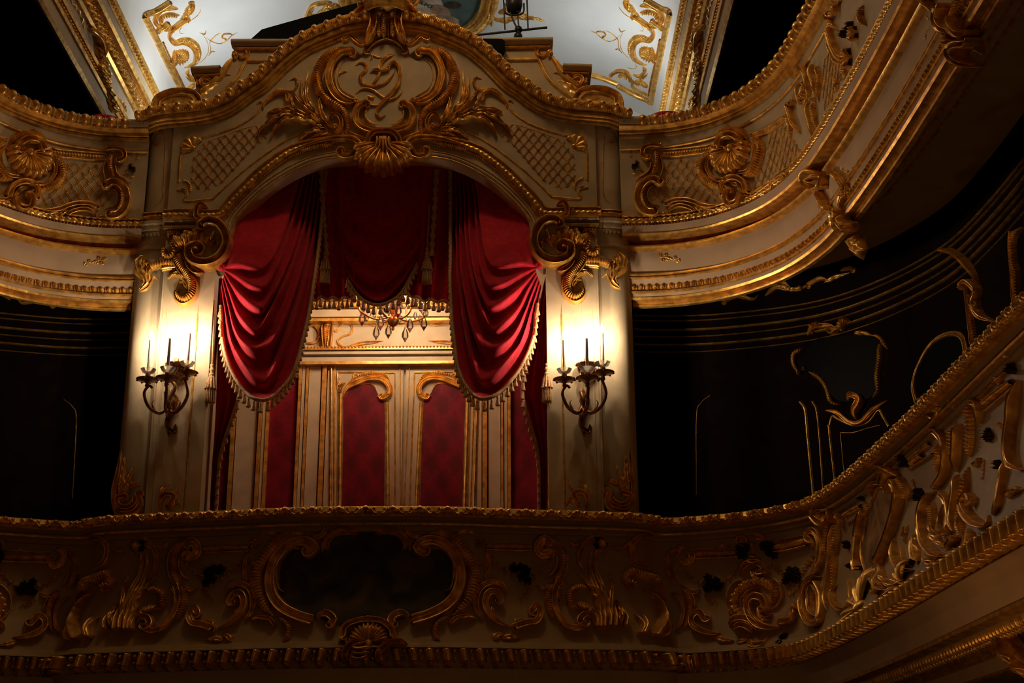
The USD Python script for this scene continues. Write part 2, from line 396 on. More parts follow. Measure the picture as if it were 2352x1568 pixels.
def garland(S, uv, r, h, seed=1):
    q = crom(uv, step=r * 1.25); rnd = random.Random(seed); ms = [stroke(S, uv, r * 0.16, h * 0.4, 'r')]
    T = np.gradient(q, axis=0)
    for i, p in enumerate(q):
        a = math.atan2(T[i, 1], T[i, 0]) + (0.9 if i % 2 else -0.9) + rnd.uniform(-.3, .3)
        ms.append(dome(S, (p[0] + r * .6 * math.cos(a), p[1] + r * .6 * math.sin(a)), r * .75, r * .33, h * rnd.uniform(.6, 1), a, 8, 4))
    return cat(*ms)


NAMES = dict(c='scroll', r='stem', b='ribbed_scroll', l='acanthus_leaf', k='shell_frill', s='shell', o='boss', w='flower', g='garland', f='fillet', d='patinated_flower')


def carve(S, org, sc, spec, parent, m=None, ls=1.0, hs=1.0):
    """Each line: kind w h [taper0 taper1] ; points (zoomed pixels, x,y x,y) ; options. w, h in centimetres on the surface."""
    m = m or GOLD; seed = 3
    for line in spec.strip().splitlines():
        f = [x.strip() for x in line.split(';')]; k, *num = f[0].split(); num = [float(x) for x in num]
        P = np.array([[float(c) for c in t.split(',')] for t in f[1].split()]); uv = S.px(P / sc + np.array(org))
        o = dict(t.split('=') for t in f[2].split()) if len(f) > 2 and f[2] else {}
        w = num[0] * 0.01 * ls; h = num[1] * 0.01 * hs; tp = tuple(num[2:4]) if len(num) > 3 else (0.15, 0.25); seed += 1
        cu = {n: ((lambda v: (v[0] * 0.01, v[1], v[2]))([float(x) for x in o[n].split(',')]) if n in o else None) for n in ('c0', 'c1')}
        bs = float(o.get('z', 0)) * 0.01; mm = m
        if k in 'crf': g = stroke(S, uv, w, h, k, tp, base=bs, **cu)
        elif k == 'b': g = stroke(S, uv, w, h, 'r', tp, ribs=float(o.get('p', 2.6)) * 0.0078, base=bs, **cu)
        elif k == 'l': g = stroke(S, uv, w, h, 'l', (0.25, 0.6) if len(num) < 4 else tp, lobes=int(o.get('n', 4)), base=bs, **cu)
        elif k == 'k': g = frill(S, uv, w, h, float(o.get('p', 3)) * 0.01, bs)
        elif k == 's': g = shell(S, uv[0], uv[1], float(o.get('a', 150)), h, int(o.get('n', 9)), base=bs)
        elif k == 'o': g = dome(S, uv[0], w, w, h, base=bs)
        elif k == 'w': g = flower(S, uv[0], w, h, int(o.get('n', 5)), base=bs)
        elif k == 'd':
            rnd = random.Random(seed); g = cat(*[flower(S, uv[0] + w * .85 * np.array([rnd.uniform(-1, 1), rnd.uniform(-1, 1)]), w * .5, h * rnd.uniform(.7, 1.3)) for _ in range(9)]); mm = DARKFLOWER
        elif k == 'g': g = garland(S, uv, w, h, seed)
        part(parent, NAMES[k], g, mm)


def band(S, u0, u1, zh, du=0.05):
    """A moulding: the section (z, h) swept along u0..u1."""
    u = np.linspace(u0, u1, max(2, int(abs(u1 - u0) / du) + 1)); zh = np.array(zh, float)
    return grid(S.to(u[:, None] + 0 * zh[None, :, 0], zh[None, :, 0] + 0 * u[:, None], zh[None, :, 1] + 0 * u[:, None]))


def lattice(S, parent, inside, u0, u1, z0, z1, du, dz, keep, w=0.007, h=0.010):
    """Diagonal strips in pairs and a rosette on each crossing, only where inside(u, z)."""
    ok = lambda p: bool(inside(p[0], p[1]))
    for sg in (1, -1):
        sl = sg * dz / du
        for k in range(-60, 60):
            c = z0 + k * dz
            us = np.linspace(u0, u1, 60); zs = c + sl * (us - u0)
            g = [ok((us[i], zs[i])) for i in range(60)]; i = 0
            while i < 60:
                if not g[i]: i += 1; continue
                j = i
                while j + 1 < 60 and g[j + 1]: j += 1
                if j - i >= 3:
                    pa, pb = np.array([us[i], zs[i]]), np.array([us[j], zs[j]]); t = (pb - pa) / np.linalg.norm(pb - pa); nrm = np.array([-t[1], t[0]]) * w
                    part(parent, 'trellis_strip', cat(*[stroke(S, crom([pa + nrm * e, pb + nrm * e], 10), w * .55, h, 'r', (0, 0), straight=True) for e in (-1, 1)]), GOLD)
                i = j + 1
    n = 0
    for i in range(int((u1 - u0) / du * 2) + 2):
        for j in range(-60, 120):
            u = u0 + i * du / 2; z = z0 + j * dz / 2
            if (i + j) % 2 == 0 and z0 <= z <= z1 and u <= u1 and ok((u, z)) and n < keep:
                part(parent, 'rosette', flower(S, (u, z), 0.018, 0.022, 5), GOLD); n += 1
# ================================================================= the royal box front
F0 = Flat(0.0)


def sym(px, S=F0):
    """Left-half pixels traced on the front, completed by its mirror image."""
    a = S.px(px); b = a[::-1].copy(); b[:, 0] = 2 * X0 - b[:, 0]
    return np.vstack([a, b])


def P(s, org=(0, 0), sc=1.0):
    return np.array([[float(c) for c in t.split(',')] for t in s.split()]) / sc + np.array(org)


CORN = sym(P('326,279 360,266 394,261 442,257 483,250 517,238 544,221 571,200 592,188 617,164 638,143 662,123 690,102 721,86 753,73 783,61 811,54 850,50 878,49'))
OPEN = sym(P('500,618 515,607 525,592 531,575 533,552 536,530 541,510 558,487 578,466 603,442 629,422 655,405 680,391 705,380 731,371 762,365 792,362 840,360 878,359'))
GILT = F0.px(P('375,496 440,495 506,494 530,468 558,439 585,412 612,388 640,367 667,350 700,338 731,332 775,327'))
XP, XO = 1.47, 1.94                                  # inner and outer edge of the pilaster faces, from the axis
wf = thing('wall_front', 'cream and gilt front wall of the royal box with arched opening', None, kind='structure')
cs = crom(CORN, step=0.04); cs = cs[(cs[:, 0] > X0 - XO) & (cs[:, 0] < X0 + XO)]
outer = Polygon([(X0 - XO, 2.9), (X0 - XO, cs[0, 1])] + list(map(tuple, cs)) + [(X0 + XO, cs[-1, 1]), (X0 + XO, 2.9)])
op = crom(OPEN, step=0.03)
hole = Polygon([(X0 - XP, 2.8), (X0 - XP, op[0, 1])] + list(map(tuple, op)) + [(X0 + XP, op[-1, 1]), (X0 + XP, 2.8)])
part(wf, 'arch_wall', slab(outer.difference(hole.buffer(0)), 0.0, 0.17), PAINT, smooth=30)
for sx in (-1, 1):
    xa, xb = sorted((X0 + sx * (XP + 0.03), X0 + sx * (XO + 0.1)))
    part(wf, 'pilaster_core', box(xa, xb, 0.16, 0.75, 2.9, 7.0), PAINT, smooth=False)
    S = Swept([(X0 + 1.93, 0.035), (X0 + 2.0, 0.035), (X0 + 2.09, 0.04), (X0 + 2.17, 0.08), (X0 + 2.23, 0.17), (X0 + 2.25, 0.28), (X0 + 2.25, 0.55)])
    S = S if sx > 0 else Mirror(S); L = getattr(S, 'L', None) or S.S.L
    z = at(375, 500, 0)[2]
    part(wf, 'rounded_pilaster', band(S, 0, L, [(2.9, 0), (z - .30, 0), (z - .29, .012), (z - .27, .012), (z - .26, 0), (z - .16, .004), (z - .15, .02), (z - .12, .02), (z - .11, .035), (z - .07, .035), (z - .06, .05), (z - .03, .05), (z - .02, .02), (z + .06, 0), (7.86, 0)], 0.02), PAINT, smooth=25)
    part(wf, 'carved_moulding', stroke(S, [(u, z + .02) for u in np.linspace(0, L, 40)], 0.032, 0.05, 'r', (0, 0), ribs=0.035, straight=True), GOLD)
    part(wf, 'fillet', stroke(S, [(u, z + .058) for u in np.linspace(0, L, 40)], 0.008, 0.05, 'f', (0, 0), straight=True), GOLD)
    part(wf, 'fillet', stroke(S, [(u, z - .135) for u in np.linspace(0, L, 40)], 0.006, 0.03, 'r', (0, 0), straight=True), GOLD)
    # small gilt panel on the strip beside the arch wall
    carve(S, (1380, 280), 1.0, 'f .7 1 0 0 ; 8,30 6,70 6,165 22,186\nc .9 1.2 ; 8,30 22,14 36,26 32,44 22,48 ; c1=1.2,.7,-1\nl .9 1 ; 34,34 38,60 34,80', wf)
    # capital ledges over the pilaster face
    xa, xb = sorted((X0 + sx * 1.60, X0 + sx * (XO + .01)))
    for dz, d, t in ((-.035, .07, .03), (-.105, .05, .02)):
        part(wf, 'capital_ledge', box(xa, xb, -d, 0.02, z + dz - t, z + dz), PAINT, smooth=False)
        part(wf, 'fillet', box(xa, xb, -d - .006, -d + .01, z + dz - t * .4, z + dz + .004), GOLD, smooth=False)
    # raised frame lines on the pilaster face
    xs = [X0 + sx * x for x in (1.87, 1.60)]
    for x in xs:
        part(wf, 'panel_moulding', stroke(F0, [(x, 3.2), (x, at(400, 690, 0)[2])], 0.010, 0.012, 'f', (0, .02), straight=True), GOLD if x == xs[1] else PAINT)
    x = X0 + sx * 1.78
    part(wf, 'panel_moulding', stroke(F0, [(x, 3.2), (x, at(400, 650, 0)[2])], 0.006, 0.008, 'r', (0, .02), straight=True), PAINT)
    part(wf, 'pilaster_edge', stroke(F0, [(X0 + sx * 1.925, 3.2), (X0 + sx * 1.925, 6.65)], 0.014, 0.03, 'f', (0, 0), straight=True), PAINT)
part(wf, 'cornice_moulding', stroke(F0, crom(CORN, step=0.04), 1, 1, absprof=[(.045, -.05), (.05, .10), (.03, .13), (-.01, .14), (-.045, .12), (-.05, .085), (-.062, .08), (-.068, .095), (-.088, .09), (-.094, .06), (-.112, .055), (-.118, .035), (-.14, .03), (-.145, 0)], straight=True, tp=(0, 0)), GOLD, smooth=25)
part(wf, 'cornice_top', stroke(F0, crom(CORN, step=0.04), 1, 1, absprof=[(.05, .10), (.055, -.1), (.03, -.25), (-.1, -.25)], straight=True, tp=(0, 0)), PAINT, smooth=25)
kn = resample(crom(CORN, step=.02), step=0.125)
T = np.gradient(kn, axis=0)
for i, p in enumerate(kn):
    a = math.atan2(T[i, 1], T[i, 0]); S = Flat(-0.11)
    part(wf, 'gadroon', dome(S, p, .042, .048, .078, a, 12, 5), GOLD)
    if i < len(kn) - 1:
        q = (p + kn[i + 1]) / 2
        part(wf, 'gadroon_tongue', cat(*[dome(S, q + np.array([math.cos(a), math.sin(a)]) * e, .010, .045, .04, a, 8, 4) for e in (-.017, 0, .017)], dome(S, q - .045 * np.array([-math.sin(a), math.cos(a)]), .014, .014, .045, a, 8, 4)), GOLD)
for sx in (-1, 1):
    S = F0 if sx < 0 else Mirror(F0)
    part(wf, 'gilt_arch_moulding', stroke(S, crom(GILT, step=0.02), 0.036, 0.05, 'r', (0, .03), ribs=0.05, amp=.5, straight=True), GOLD)
    g2 = crom(GILT, step=.022); tt = np.gradient(g2, axis=0); tt /= np.linalg.norm(tt, axis=1, keepdims=True); nn = np.stack([-tt[:, 1], tt[:, 0]], 1)
    part(wf, 'bead_row', cat(*[dome(S, q, .010, .010, .035, n=6, m=3) for q in (g2 - nn * .045)]), GOLD, kind='stuff')
    part(wf, 'fillet', stroke(S, g2 + nn * .055, .009, .035, 'f', (0, 0), straight=True), GOLD)
    ar = crom(OPEN[4:19], step=.02); tt = np.gradient(ar, axis=0); tt /= np.linalg.norm(tt, axis=1, keepdims=True); nn = np.stack([-tt[:, 1], tt[:, 0]], 1)
    part(wf, 'arch_moulding', stroke(S, ar + nn * .012, .010, .014, 'r', (0, 0), straight=True), GOLD)
    part(wf, 'arch_moulding', stroke(S, ar + nn * .045, .016, .02, 'f', (0, 0), straight=True), FASCIA)
    part(wf, 'arch_moulding', stroke(S, ar + nn * .062, .006, .026, 'r', (0, 0), straight=True), GOLD)
part(wf, 'arch_soffit', stroke(F0, crom(OPEN, step=.03), 1, 1, absprof=[(-.001, .0), (-.004, -.02), (-.004, -.165), (.02, -.17)], straight=True, tp=(0, 0)), FASCIA, smooth=30)

# trellis panels either side of the cartouche
for sx in (1, -1):
    S = F0 if sx > 0 else Mirror(F0)
    t = thing('trellis_panel', 'gilt framed trellis panel on the arch front, %s of the crowned cartouche' % ('right' if sx > 0 else 'left'), 'carved panel', (X0 + sx * 1.2, -.01, 7.2))
    fr = F0.px(P('1170,830 1330,880 1540,955 1600,1040 1612,1230 1490,1285 1400,1230 1290,1110 1180,985 1060,905', (776, 0), 2.94))
    poly = Polygon(fr); from_ = poly.bounds
    from shapely.geometry import Point
    lattice(S, t, lambda u, z, q=poly: q.contains(Point(u, z)), from_[0], from_[2], from_[1], from_[3], .088, .115, 60, .005, .012)
    carve(S, (776, 0), 2.94, '''
f 1.3 1.6 0 0 ; 1150,690 1180,755 1285,830 1430,885 1560,920 1595,955
f 1.3 1.6 0 0 ; 1635,995 1680,1030 1684,1120 1684,1215
f 1.3 1.6 0 0 ; 1690,1265 1625,1285 1640,1335 1600,1345 1450,1330
f 1.1 1.5 0 0 ; 1445,1330 1330,1215 1190,1095 1010,965 870,890
r .5 1 ; 1165,830 1300,870 1480,935 1540,955
s 3 3 ; 1595,985 1655,915 ; a=170 n=5
c 1 2 ; 1570,940 1590,985 1625,1005 1650,985 ; c1=1.5,.6,1
k 2.5 2.5 ; 1660,1190 1610,1215 1590,1260 1600,1290 ; p=2
c 1 2 ; 1695,1275 1650,1265 1625,1285 1630,1320 ; c1=1.2,.6,1
c .9 1.5 ; 1145,690 1165,680 1190,700''', t)

# the cartouche with its sprays, traced on the right half and mirrored
ct = thing('cartouche', 'large gilt rocaille cartouche with a carved monogram over the arch', 'carved cartouche', (X0, -.05, 7.6))
CZ = ((870, 80), 4.9)
pr = F0.px(P('60,150 200,170 300,250 420,330 520,300 600,380 620,520 560,640 440,710 320,740 250,800 260,920 170,1030 60,1060', *CZ))
pm = pr[::-1].copy(); pm[:, 0] = 2 * X0 - pm[:, 0]
part(ct, 'shield', slab(Polygon(crom(np.vstack([pr, pm, pr[:1]]), step=.02)).buffer(0.02), -.03, .01), PAINT, smooth=30)
HALF = '''
c 4.0 9 0 .1 ; 480,205 590,225 680,330 715,470 680,620 590,735 480,780 390,760 ; c0=3.2,.8,1
c 2.0 5 .1 .1 ; 470,270 560,300 620,400 625,520 570,640 460,710 380,735
b 5.4 9 ; 560,140 640,175 740,245 815,345 850,450 840,560 790,670 700,760 600,820 520,890 480,980 475,1060 500,1130 ; p=3
c 3.0 8 0 .1 ; 60,50 130,62 210,95 285,160 312,205 ; c1=2,.7,-1
o 3.4 8 ; 390,755
c 3.6 8 0 0 ; 290,790 360,830 392,920 355,1020 265,1080 150,1105 60,1112 ; c0=2.6,.7,1
r 1.5 5 ; 245,850 283,890 265,960 190,1012 100,1030
l 2.3 4.2 ; 585,430 595,520 520,592 410,570 ; n=3
c 2.2 7 ; 690,960 625,905 560,955 548,1050 605,1120 680,1130
o 3.6 8 ; 612,1045
l 3.9 9.7 ; 650,1060 750,940 795,800 830,640 ; n=3
l 3.7 9.7 ; 670,1050 820,920 930,770 955,620 950,400 ; n=4
l 3.3 8.2 ; 690,1040 870,880 990,700 1020,480 ; n=4
l 3.3 9.7 ; 700,1040 880,880 1040,740 1130,600 ; n=4
l 4.2 12.3 ; 700,1050 900,960 1080,880 1240,850 1385,870 ; n=5
l 4.9 13.8 ; 700,1060 900,960 1100,905 1300,950 1430,1050 1495,1140 ; n=6
l 4.4 13.8 ; 700,1070 880,990 1080,950 1230,1000 1300,1080 1325,1160 ; n=5
l 3.0 11.0 ; 690,1080 820,1030 960,1000 ; n=3
l 3.4 9.7 ; 690,1095 840,1085 950,1130 1025,1215 ; n=4
l 2.6 6.8 ; 680,1110 800,1120 900,1170 ; n=3
c 1.9 4 ; 1170,720 1175,665 1250,640 1340,680 1425,760 1440,840 ; c0=1.6,.7,-1
b 1.5 3 ; 1160,500 1090,480 1068,560 1130,622 1280,610 1400,680 ; p=2
l 1.8 5.5 ; 1070,850 1110,760 1115,660 ; n=2
c 1.6 4 ; 260,1180 400,1130 520,1080'''
for S in (F0, Mirror(F0)): carve(S, *CZ, HALF, ct)
MONO = '''
b 1.8 3.4 ; 118,445 150,425 188,440 190,475 152,515 165,560 235,585 320,560 370,510 388,470 ; p=1.6
c 1.7 3.4 ; 382,368 320,395 285,450 300,480 338,470 ; c1=1,.6,1
c 1.8 4.1 ; 350,440 385,425 418,470 415,560 370,630 300,700 262,755 285,798 322,778 ; c0=.9,.7,1
l 2.0 4.1 ; 215,495 250,475 285,490 245,560 200,605 ; n=2
r 1.3 2.7 ; 120,635 170,600 240,612 300,655 370,670 430,625 425,590
r 1.3 2.7 ; 235,662 200,655 205,700 260,715 330,690 ; c0=.8,.7,1
r 1.0 2.0 ; 215,415 235,385 222,365 260,385 310,392
l 1.5 2.7 ; 0,520 25,490 68,485 ; n=2
r 1.0 2.0 ; 280,630 330,680 390,660'''
carve(Flat(-.03), (776, 0), 2.94, MONO, ct)

ks = thing('shell_keystone', 'gilt scallop shell with curling scrolls at the crown of the arch', 'carved keystone', (X0, -.08, 7.2))
S = Flat(-.02)
part(ks, 'shell', shell(S, S.px([(882, 330)])[0], S.px([(881, 408)])[0], 165, .15, 11), GOLD)
part(ks, 'shell_neck', cat(*[stroke(S, S.px(P('%d,318 %d,345 %d,368' % (882 + d * .6, 882 + d * .7, 882 + d * 1.6))), .018, .13, 'r') for d in (-22, -11, 0, 11, 22)]), GOLD)
for SS in (S, Mirror(S)):
    carve(SS, *CZ, '''
c 2.8 10 0 0 ; 60,1112 150,1120 220,1180 235,1255 200,1310 ; c1=2.8,.9,-1
c 4.4 9 0 .85 ; 545,1340 520,1378 430,1385 345,1330 325,1255 400,1185 560,1168 720,1190 900,1240 1100,1312 ; c0=3,.5,1
k 3 5 ; 1000,1290 880,1250 760,1225 620,1215 ; p=2
l 3 7 ; 260,1390 330,1400 400,1400 ; n=2
b 2.6 6 ; 120,1330 200,1350 290,1330 ; p=2''', ks)

cr = thing('crown_crest', 'gilt crown on fluted scroll supports topping the arched pediment', 'carved crown', (X0, -.1, 8.6))
KZ = ((560, 0), 3.267); S = Flat(-.06)
for SS in (S, Mirror(S)):
    carve(SS, *KZ, '''
c 4.2 12 .1 0 ; 1215,345 1178,270 1160,190 1180,110 1230,92 1290,130 ; c1=3,.6,-1
b 3.4 9 ; 1120,290 1120,190 1115,80 ; p=2.6
b 2.4 8 ; 1160,280 1165,180 1150,80 ; p=2.6
c 2.2 7 ; 1370,310 1330,290 1290,320 1240,345 1210,300 ; c0=1.8,.7,1
r 1.0 5 ; 1085,290 1085,80''', cr)
carve(S, *KZ, 'b 3.4 11 ; 1052,295 1052,180 1052,75 ; p=2.6', cr)
zc = S.px([(882, 26)])[0, 1]; cc = (X0, -.06, zc)
part(cr, 'circlet', lathe([(.20, -.07), (.225, -.05), (.225, .0), (.245, .02), (.25, .05), (.235, .07), (.20, .07)], cc, 36), GOLD)
for k in range(18):
    a = 2 * PI * k / 18; part(cr, 'pearl', ball((cc[0] + .262 * math.cos(a), cc[1] + .262 * math.sin(a), zc + .035 + .03 * (k % 2)), .022, 8), GOLD)
part(cr, 'cap', lathe([(.2, .06), (.26, .14), (.29, .25), (.27, .38), (.18, .5), (.05, .56)], cc, 32), GOLD)
for k in range(10):
    a = 2 * PI * (k + .5) / 10; z = np.linspace(.06, .56, 12); r = np.interp(z, [.06, .14, .25, .38, .5, .56], [.22, .285, .315, .295, .2, .06])
    part(cr, 'crown_arch', tube(np.stack([cc[0] + r * math.cos(a), cc[1] + r * math.sin(a), zc + z], 1), .026, 8), GOLD)

# scroll corbels under the springing of the arch
for sx in (-1, 1):
    S = Flat(-.01) if sx < 0 else Mirror(Flat(-.01))
    t = thing('scroll_corbel', 'gilt rocaille scroll corbel under the %s springing of the arch' % ('left' if sx < 0 else 'right'), 'carved corbel', (X0 + sx * 1.65, -.05, 6.2))
    bl = F0.px(P('470,515 500,516 522,540 526,580 515,603 490,612 455,610 435,590 440,545'))
    if sx > 0: bl[:, 0] = 2 * X0 - bl[:, 0]
    part(t, 'corbel_block', slab(Polygon(crom(np.vstack([bl, bl[:1]]), step=.02)).buffer(0), -.07, .02), PAINT, smooth=30)
    carve(S, (300, 460), 6.03, '''
c 4.4 17 0 0 ; 1010,400 1100,355 1230,380 1330,490 1362,640 1310,790 1200,890 1050,930 910,895 840,810 860,715 950,690 ; c0=1.8,.6,1 c1=4.2,1.3,-1
r 1.2 9 ; 1210,500 1170,560 1140,640 ; z=7
l 1.8 9 ; 1200,610 1250,660 1220,760 1150,810 ; n=3 z=7
l 3.6 14 ; 700,690 640,610 660,530 ; n=3
l 4.2 15 ; 770,665 760,530 810,425 ; n=3
l 4.4 15 ; 860,650 880,510 940,405 ; n=3
l 3.8 14 ; 950,655 990,550 1030,490 ; n=3
l 3.4 13 ; 1030,690 1080,610 1110,555 ; n=3
k 15 13 ; 660,720 740,665 880,645 1020,675 1130,760 ; p=4.2
b 3.0 10 ; 475,715 485,790 550,805 615,745 600,640 650,560 720,520 ; p=2.6 c0=1,.5,-1
b 4.6 11 .1 .3 ; 690,740 668,850 720,960 800,1050 860,1150 870,1260 835,1350 750,1395 670,1350 650,1280 690,1230 ; p=2.4
r 1.3 7 ; 890,1060 930,1200 905,1340 820,1430 720,1455 630,1390 610,1280 660,1230
c 2.2 9 ; 640,790 650,900 710,1010 800,1120
c 2.6 11 ; 800,860 840,960 930,1030 1015,1015
l 4.0 9 ; 800,1200 745,1080 640,1025 515,1090 ; n=3
l 3.0 7 ; 790,1240 750,1140 670,1145 ; n=2
b 4.2 8 0 0 ; 625,890 500,882 400,895 290,930 ; p=3
f 2.2 5 0 0 ; 625,945 520,950 440,965
l 6.5 11 ; 200,775 125,860 135,980 200,1080 215,1170 120,1255 ; n=5
l 4.5 9 ; 275,850 215,900 235,1010 ; n=3
l 3.5 8 ; 330,900 260,960 250,1100 200,1220 ; n=3
r 1.0 3 ; 390,1110 330,1060 290,1140 230,1230 120,1270
d 4.5 7 ; 740,490
w 4 5 ; 560,450
w 3 4 ; 660,440
l 2.4 5 ; 560,420 530,490 520,550 ; n=2
c 2.6 9 ; 1075,115 985,85 925,160 930,260 1020,320 ; c1=1.4,.5,1
b 2.0 7 ; 850,130 850,200 900,270 ; p=2
o 2.2 6 ; 1010,320
r 1.0 4 ; 1385,560 1385,640 1340,750''', t)

# the attic behind the pediment
Sa = Flat(.62)
wa = thing('wall_attic', 'stepped cream attic wall rising behind the arched pediment', None, kind='structure')
AT = P('534,98 534,108 541,113 541,134 524,148 507,155 442,162 442,171 450,176 450,203 433,213 400,228 372,242 372,330')
aw = Sa.px(AT); am = aw[::-1].copy(); am[:, 0] = 2 * X0 - am[:, 0]
part(wa, 'attic_face', slab(Polygon(np.vstack([aw, am])).buffer(0), .62, .95), PAINT, smooth=30)
for sx in (-1, 1):
    S = Sa if sx < 0 else Mirror(Sa)
    for k, (a, b) in enumerate((((534, 103), (882, 103)), ((442, 166), (508, 163)))):
        part(wa, 'coping', stroke(S, S.px([a, b]), .04, .10, 'r', (0, 0), straight=True), PAINT)
        part(wa, 'fillet', stroke(S, S.px([(a[0] + 6, a[1] + 11), (b[0], b[1] + 11)]), .014, .05, 'f', (0, 0), straight=True), GOLD)
    carve(S, (320, 0), 6.533, '''
f 2.0 3 0 0 ; 1605,922 1700,922 2200,922 3670,922
f 2.0 3 0 0 ; 1600,925 1540,1030 1480,1150 1390,1260 1280,1360 1140,1460 980,1560
l 5 6 ; 1420,860 1340,960 1240,1110 1100,1255 930,1345 740,1385 ; n=2
c 2.0 5 ; 1640,790 1620,850 1540,880 1480,830 ; c0=1.4,.6,1
l 4 6 ; 1400,780 1450,850 1440,930 ; n=3
c 2.2 4 ; 1110,1240 1000,1180 930,1230 960,1300 ; c1=1.6,.6,1
l 2 4 ; 870,1180 880,1270 920,1330 ; n=2
l 2 3 ; 1190,1200 1280,1130 1380,1130 ; n=2
l 2 3 ; 860,1440 990,1360 1110,1280 ; n=2''', wa)
for sx in (-1, 1):
    Sv = Flat(.28); S = Sv if sx < 0 else Mirror(Sv)
    t = thing('volute_scroll', 'large gilt volute lying on the pediment shoulder at the %s end' % ('left' if sx < 0 else 'right'), 'carved volute', (X0 + sx * 2.0, .3, 8.1))
    vb = Sv.px(P('358,300 358,262 368,242 392,226 420,219 448,224 460,245 455,300'))
    if sx > 0: vb[:, 0] = 2 * X0 - vb[:, 0]
    part(t, 'volute_core', slab(Polygon(vb).buffer(0), .22, .50), GOLD, smooth=30)
    carve(S, (0, 0), 2.94, '''
c 5 9 0 0 ; 1055,760 1075,690 1150,650 1240,640 1310,655 1345,700 1320,745 ; c0=3,.7,1 c1=3.4,1,-1
c 3 7 ; 1100,730 1180,690 1260,700 1300,720
l 4 6 ; 1340,650 1400,600 1480,560 ; n=3
b 3 5 ; 1120,740 1200,725 1290,735 ; p=3''', t)
# ================================================================= inside the royal box
YB = 2.2; SB = Flat(YB)
wb = thing('wall_box_back', 'cream and gilt back wall of the royal box with pilaster strips and red panels', None, kind='structure')
part(wb, 'wall_face', box(-2.2, 2.15, YB + .06, YB + .2, 2.9, 7.72), PAINT, smooth=False)


def hline(y, d, t, m, name, x0=-2.1, x1=2.1, parent=None):
    z = at(900, y, YB)[2]; part(parent or wb, name, box(x0, x1, YB - d, YB + .07, z - t / 2, z + t / 2), m, smooth=False)


zt = at(900, 835, YB)[2]
for y, d, t, m, n in ((688, .16, .10, PAINT, 'cornice'), (706, .11, .05, GOLD, 'cornice_fillet'), (722, .05, .08, PAINT, 'cornice'), (738, .07, .03, GOLD, 'cornice_fillet'),
                      (803, .05, .022, GOLD, 'frieze_fillet'), (812, .04, .03, PAINT, 'frieze_ledge'), (826, .025, .05, PAINT, 'frieze_ledge'), (836, .06, .03, GOLD, 'door_head')):
    hline(y, d, t, m, n)
zc = at(900, 706, YB)[2]
part(wb, 'egg_row', cat(*[dome(Flat(YB - .11), (x, zc), .022, .022, .03, n=6, m=3) for x in np.arange(-2.05, 2.05, .055)]), GOLD, kind='stuff')
zb = at(900, 800, YB)[2]
part(wb, 'bead_row', cat(*[dome(Flat(YB - .05), (x, zb), .014, .014, .02, n=6, m=3) for x in np.arange(-2.05, 2.05, .035)]), GOLD, kind='stuff')
DX = 0.03
for sx in (-1, 1):
    S = Flat(YB + .05)
    class M2:
        px = staticmethod(S.px)
        @staticmethod
        def to(u, v, h): p = S.to(u, v, h); p[..., 0] = 2 * DX - p[..., 0]; return p
    S2 = S if sx < 0 else M2
    carve(S2, (0, 0), 1.0, '''
c 1.2 3 ; 702,788 726,786 733,765 722,748 705,752
c 0.9 2 ; 775,760 790,742 808,748 806,766 788,772 776,784 790,797 820,792 870,786 ; c0=1.5,.7,-1
b 0.9 2.4 ; 800,795 830,785 880,783 ; p=1.6
c 0.8 1.6 ; 812,745 835,740 860,748 890,742
b 4.2 9 ; 753,742 752,775 752,800 ; p=3
c 2.2 9 ; 744,745 745,775 749,815
c 2.2 9 ; 762,745 760,775 755,815
l 2.4 6 ; 753,800 753,825''', wb)
    # strips and red side panels beyond the doors
    X = lambda d: DX + sx * d
    for d0, d1, dep, m, n in ((.80, .845, .05, GOLD, 'gilt_strip'), (.86, .98, .03, PAINT, 'pilaster_strip'), (.985, 1.01, .05, GOLD, 'gilt_strip'), (1.02, 1.05, .04, PAINT, 'pilaster_strip'), (1.055, 1.085, .05, GOLD, 'gilt_strip'),
                              (1.37, 1.40, .05, GOLD, 'gilt_strip'), (1.405, 1.435, .04, PAINT, 'pilaster_strip'), (1.44, 1.475, .06, GOLD, 'gilt_strip'), (1.49, 1.70, .03, PAINT, 'pilaster_strip'), (1.71, 1.75, .05, GOLD, 'gilt_strip')):
        a, b = sorted((X(d0), X(d1))); part(wb, n, box(a, b, YB - dep + .05, YB + .07, 2.95, zt - .02), m, smooth=False)
    a, b = sorted((X(1.085), X(1.37))); z1 = at(660, 868, YB)[2]
    part(wb, 'silk_panel', box(a, b, YB + .045, YB + .065, 2.95, z1), DAMASK, smooth=False)
    part(wb, 'wall_panel', box(a, b, YB + .04, YB + .066, z1 + .03, zt), PAINT, smooth=False)
    a, b = sorted((X(1.75), X(2.35))); part(wb, 'silk_panel', box(a, b, YB + .045, YB + .065, 2.95, zt - .1), DAMASK, smooth=False)
    carve(S2, (0, 0), 1.0, '''
c 2.2 4 ; 692,905 694,875 682,858 690,842 708,845 714,862 ; c0=1,.5,1 c1=1.4,.7,-1
c 1.8 3 ; 688,868 665,866 645,858
l 1.6 3 ; 716,850 722,865 718,880 ; n=2''', wb)
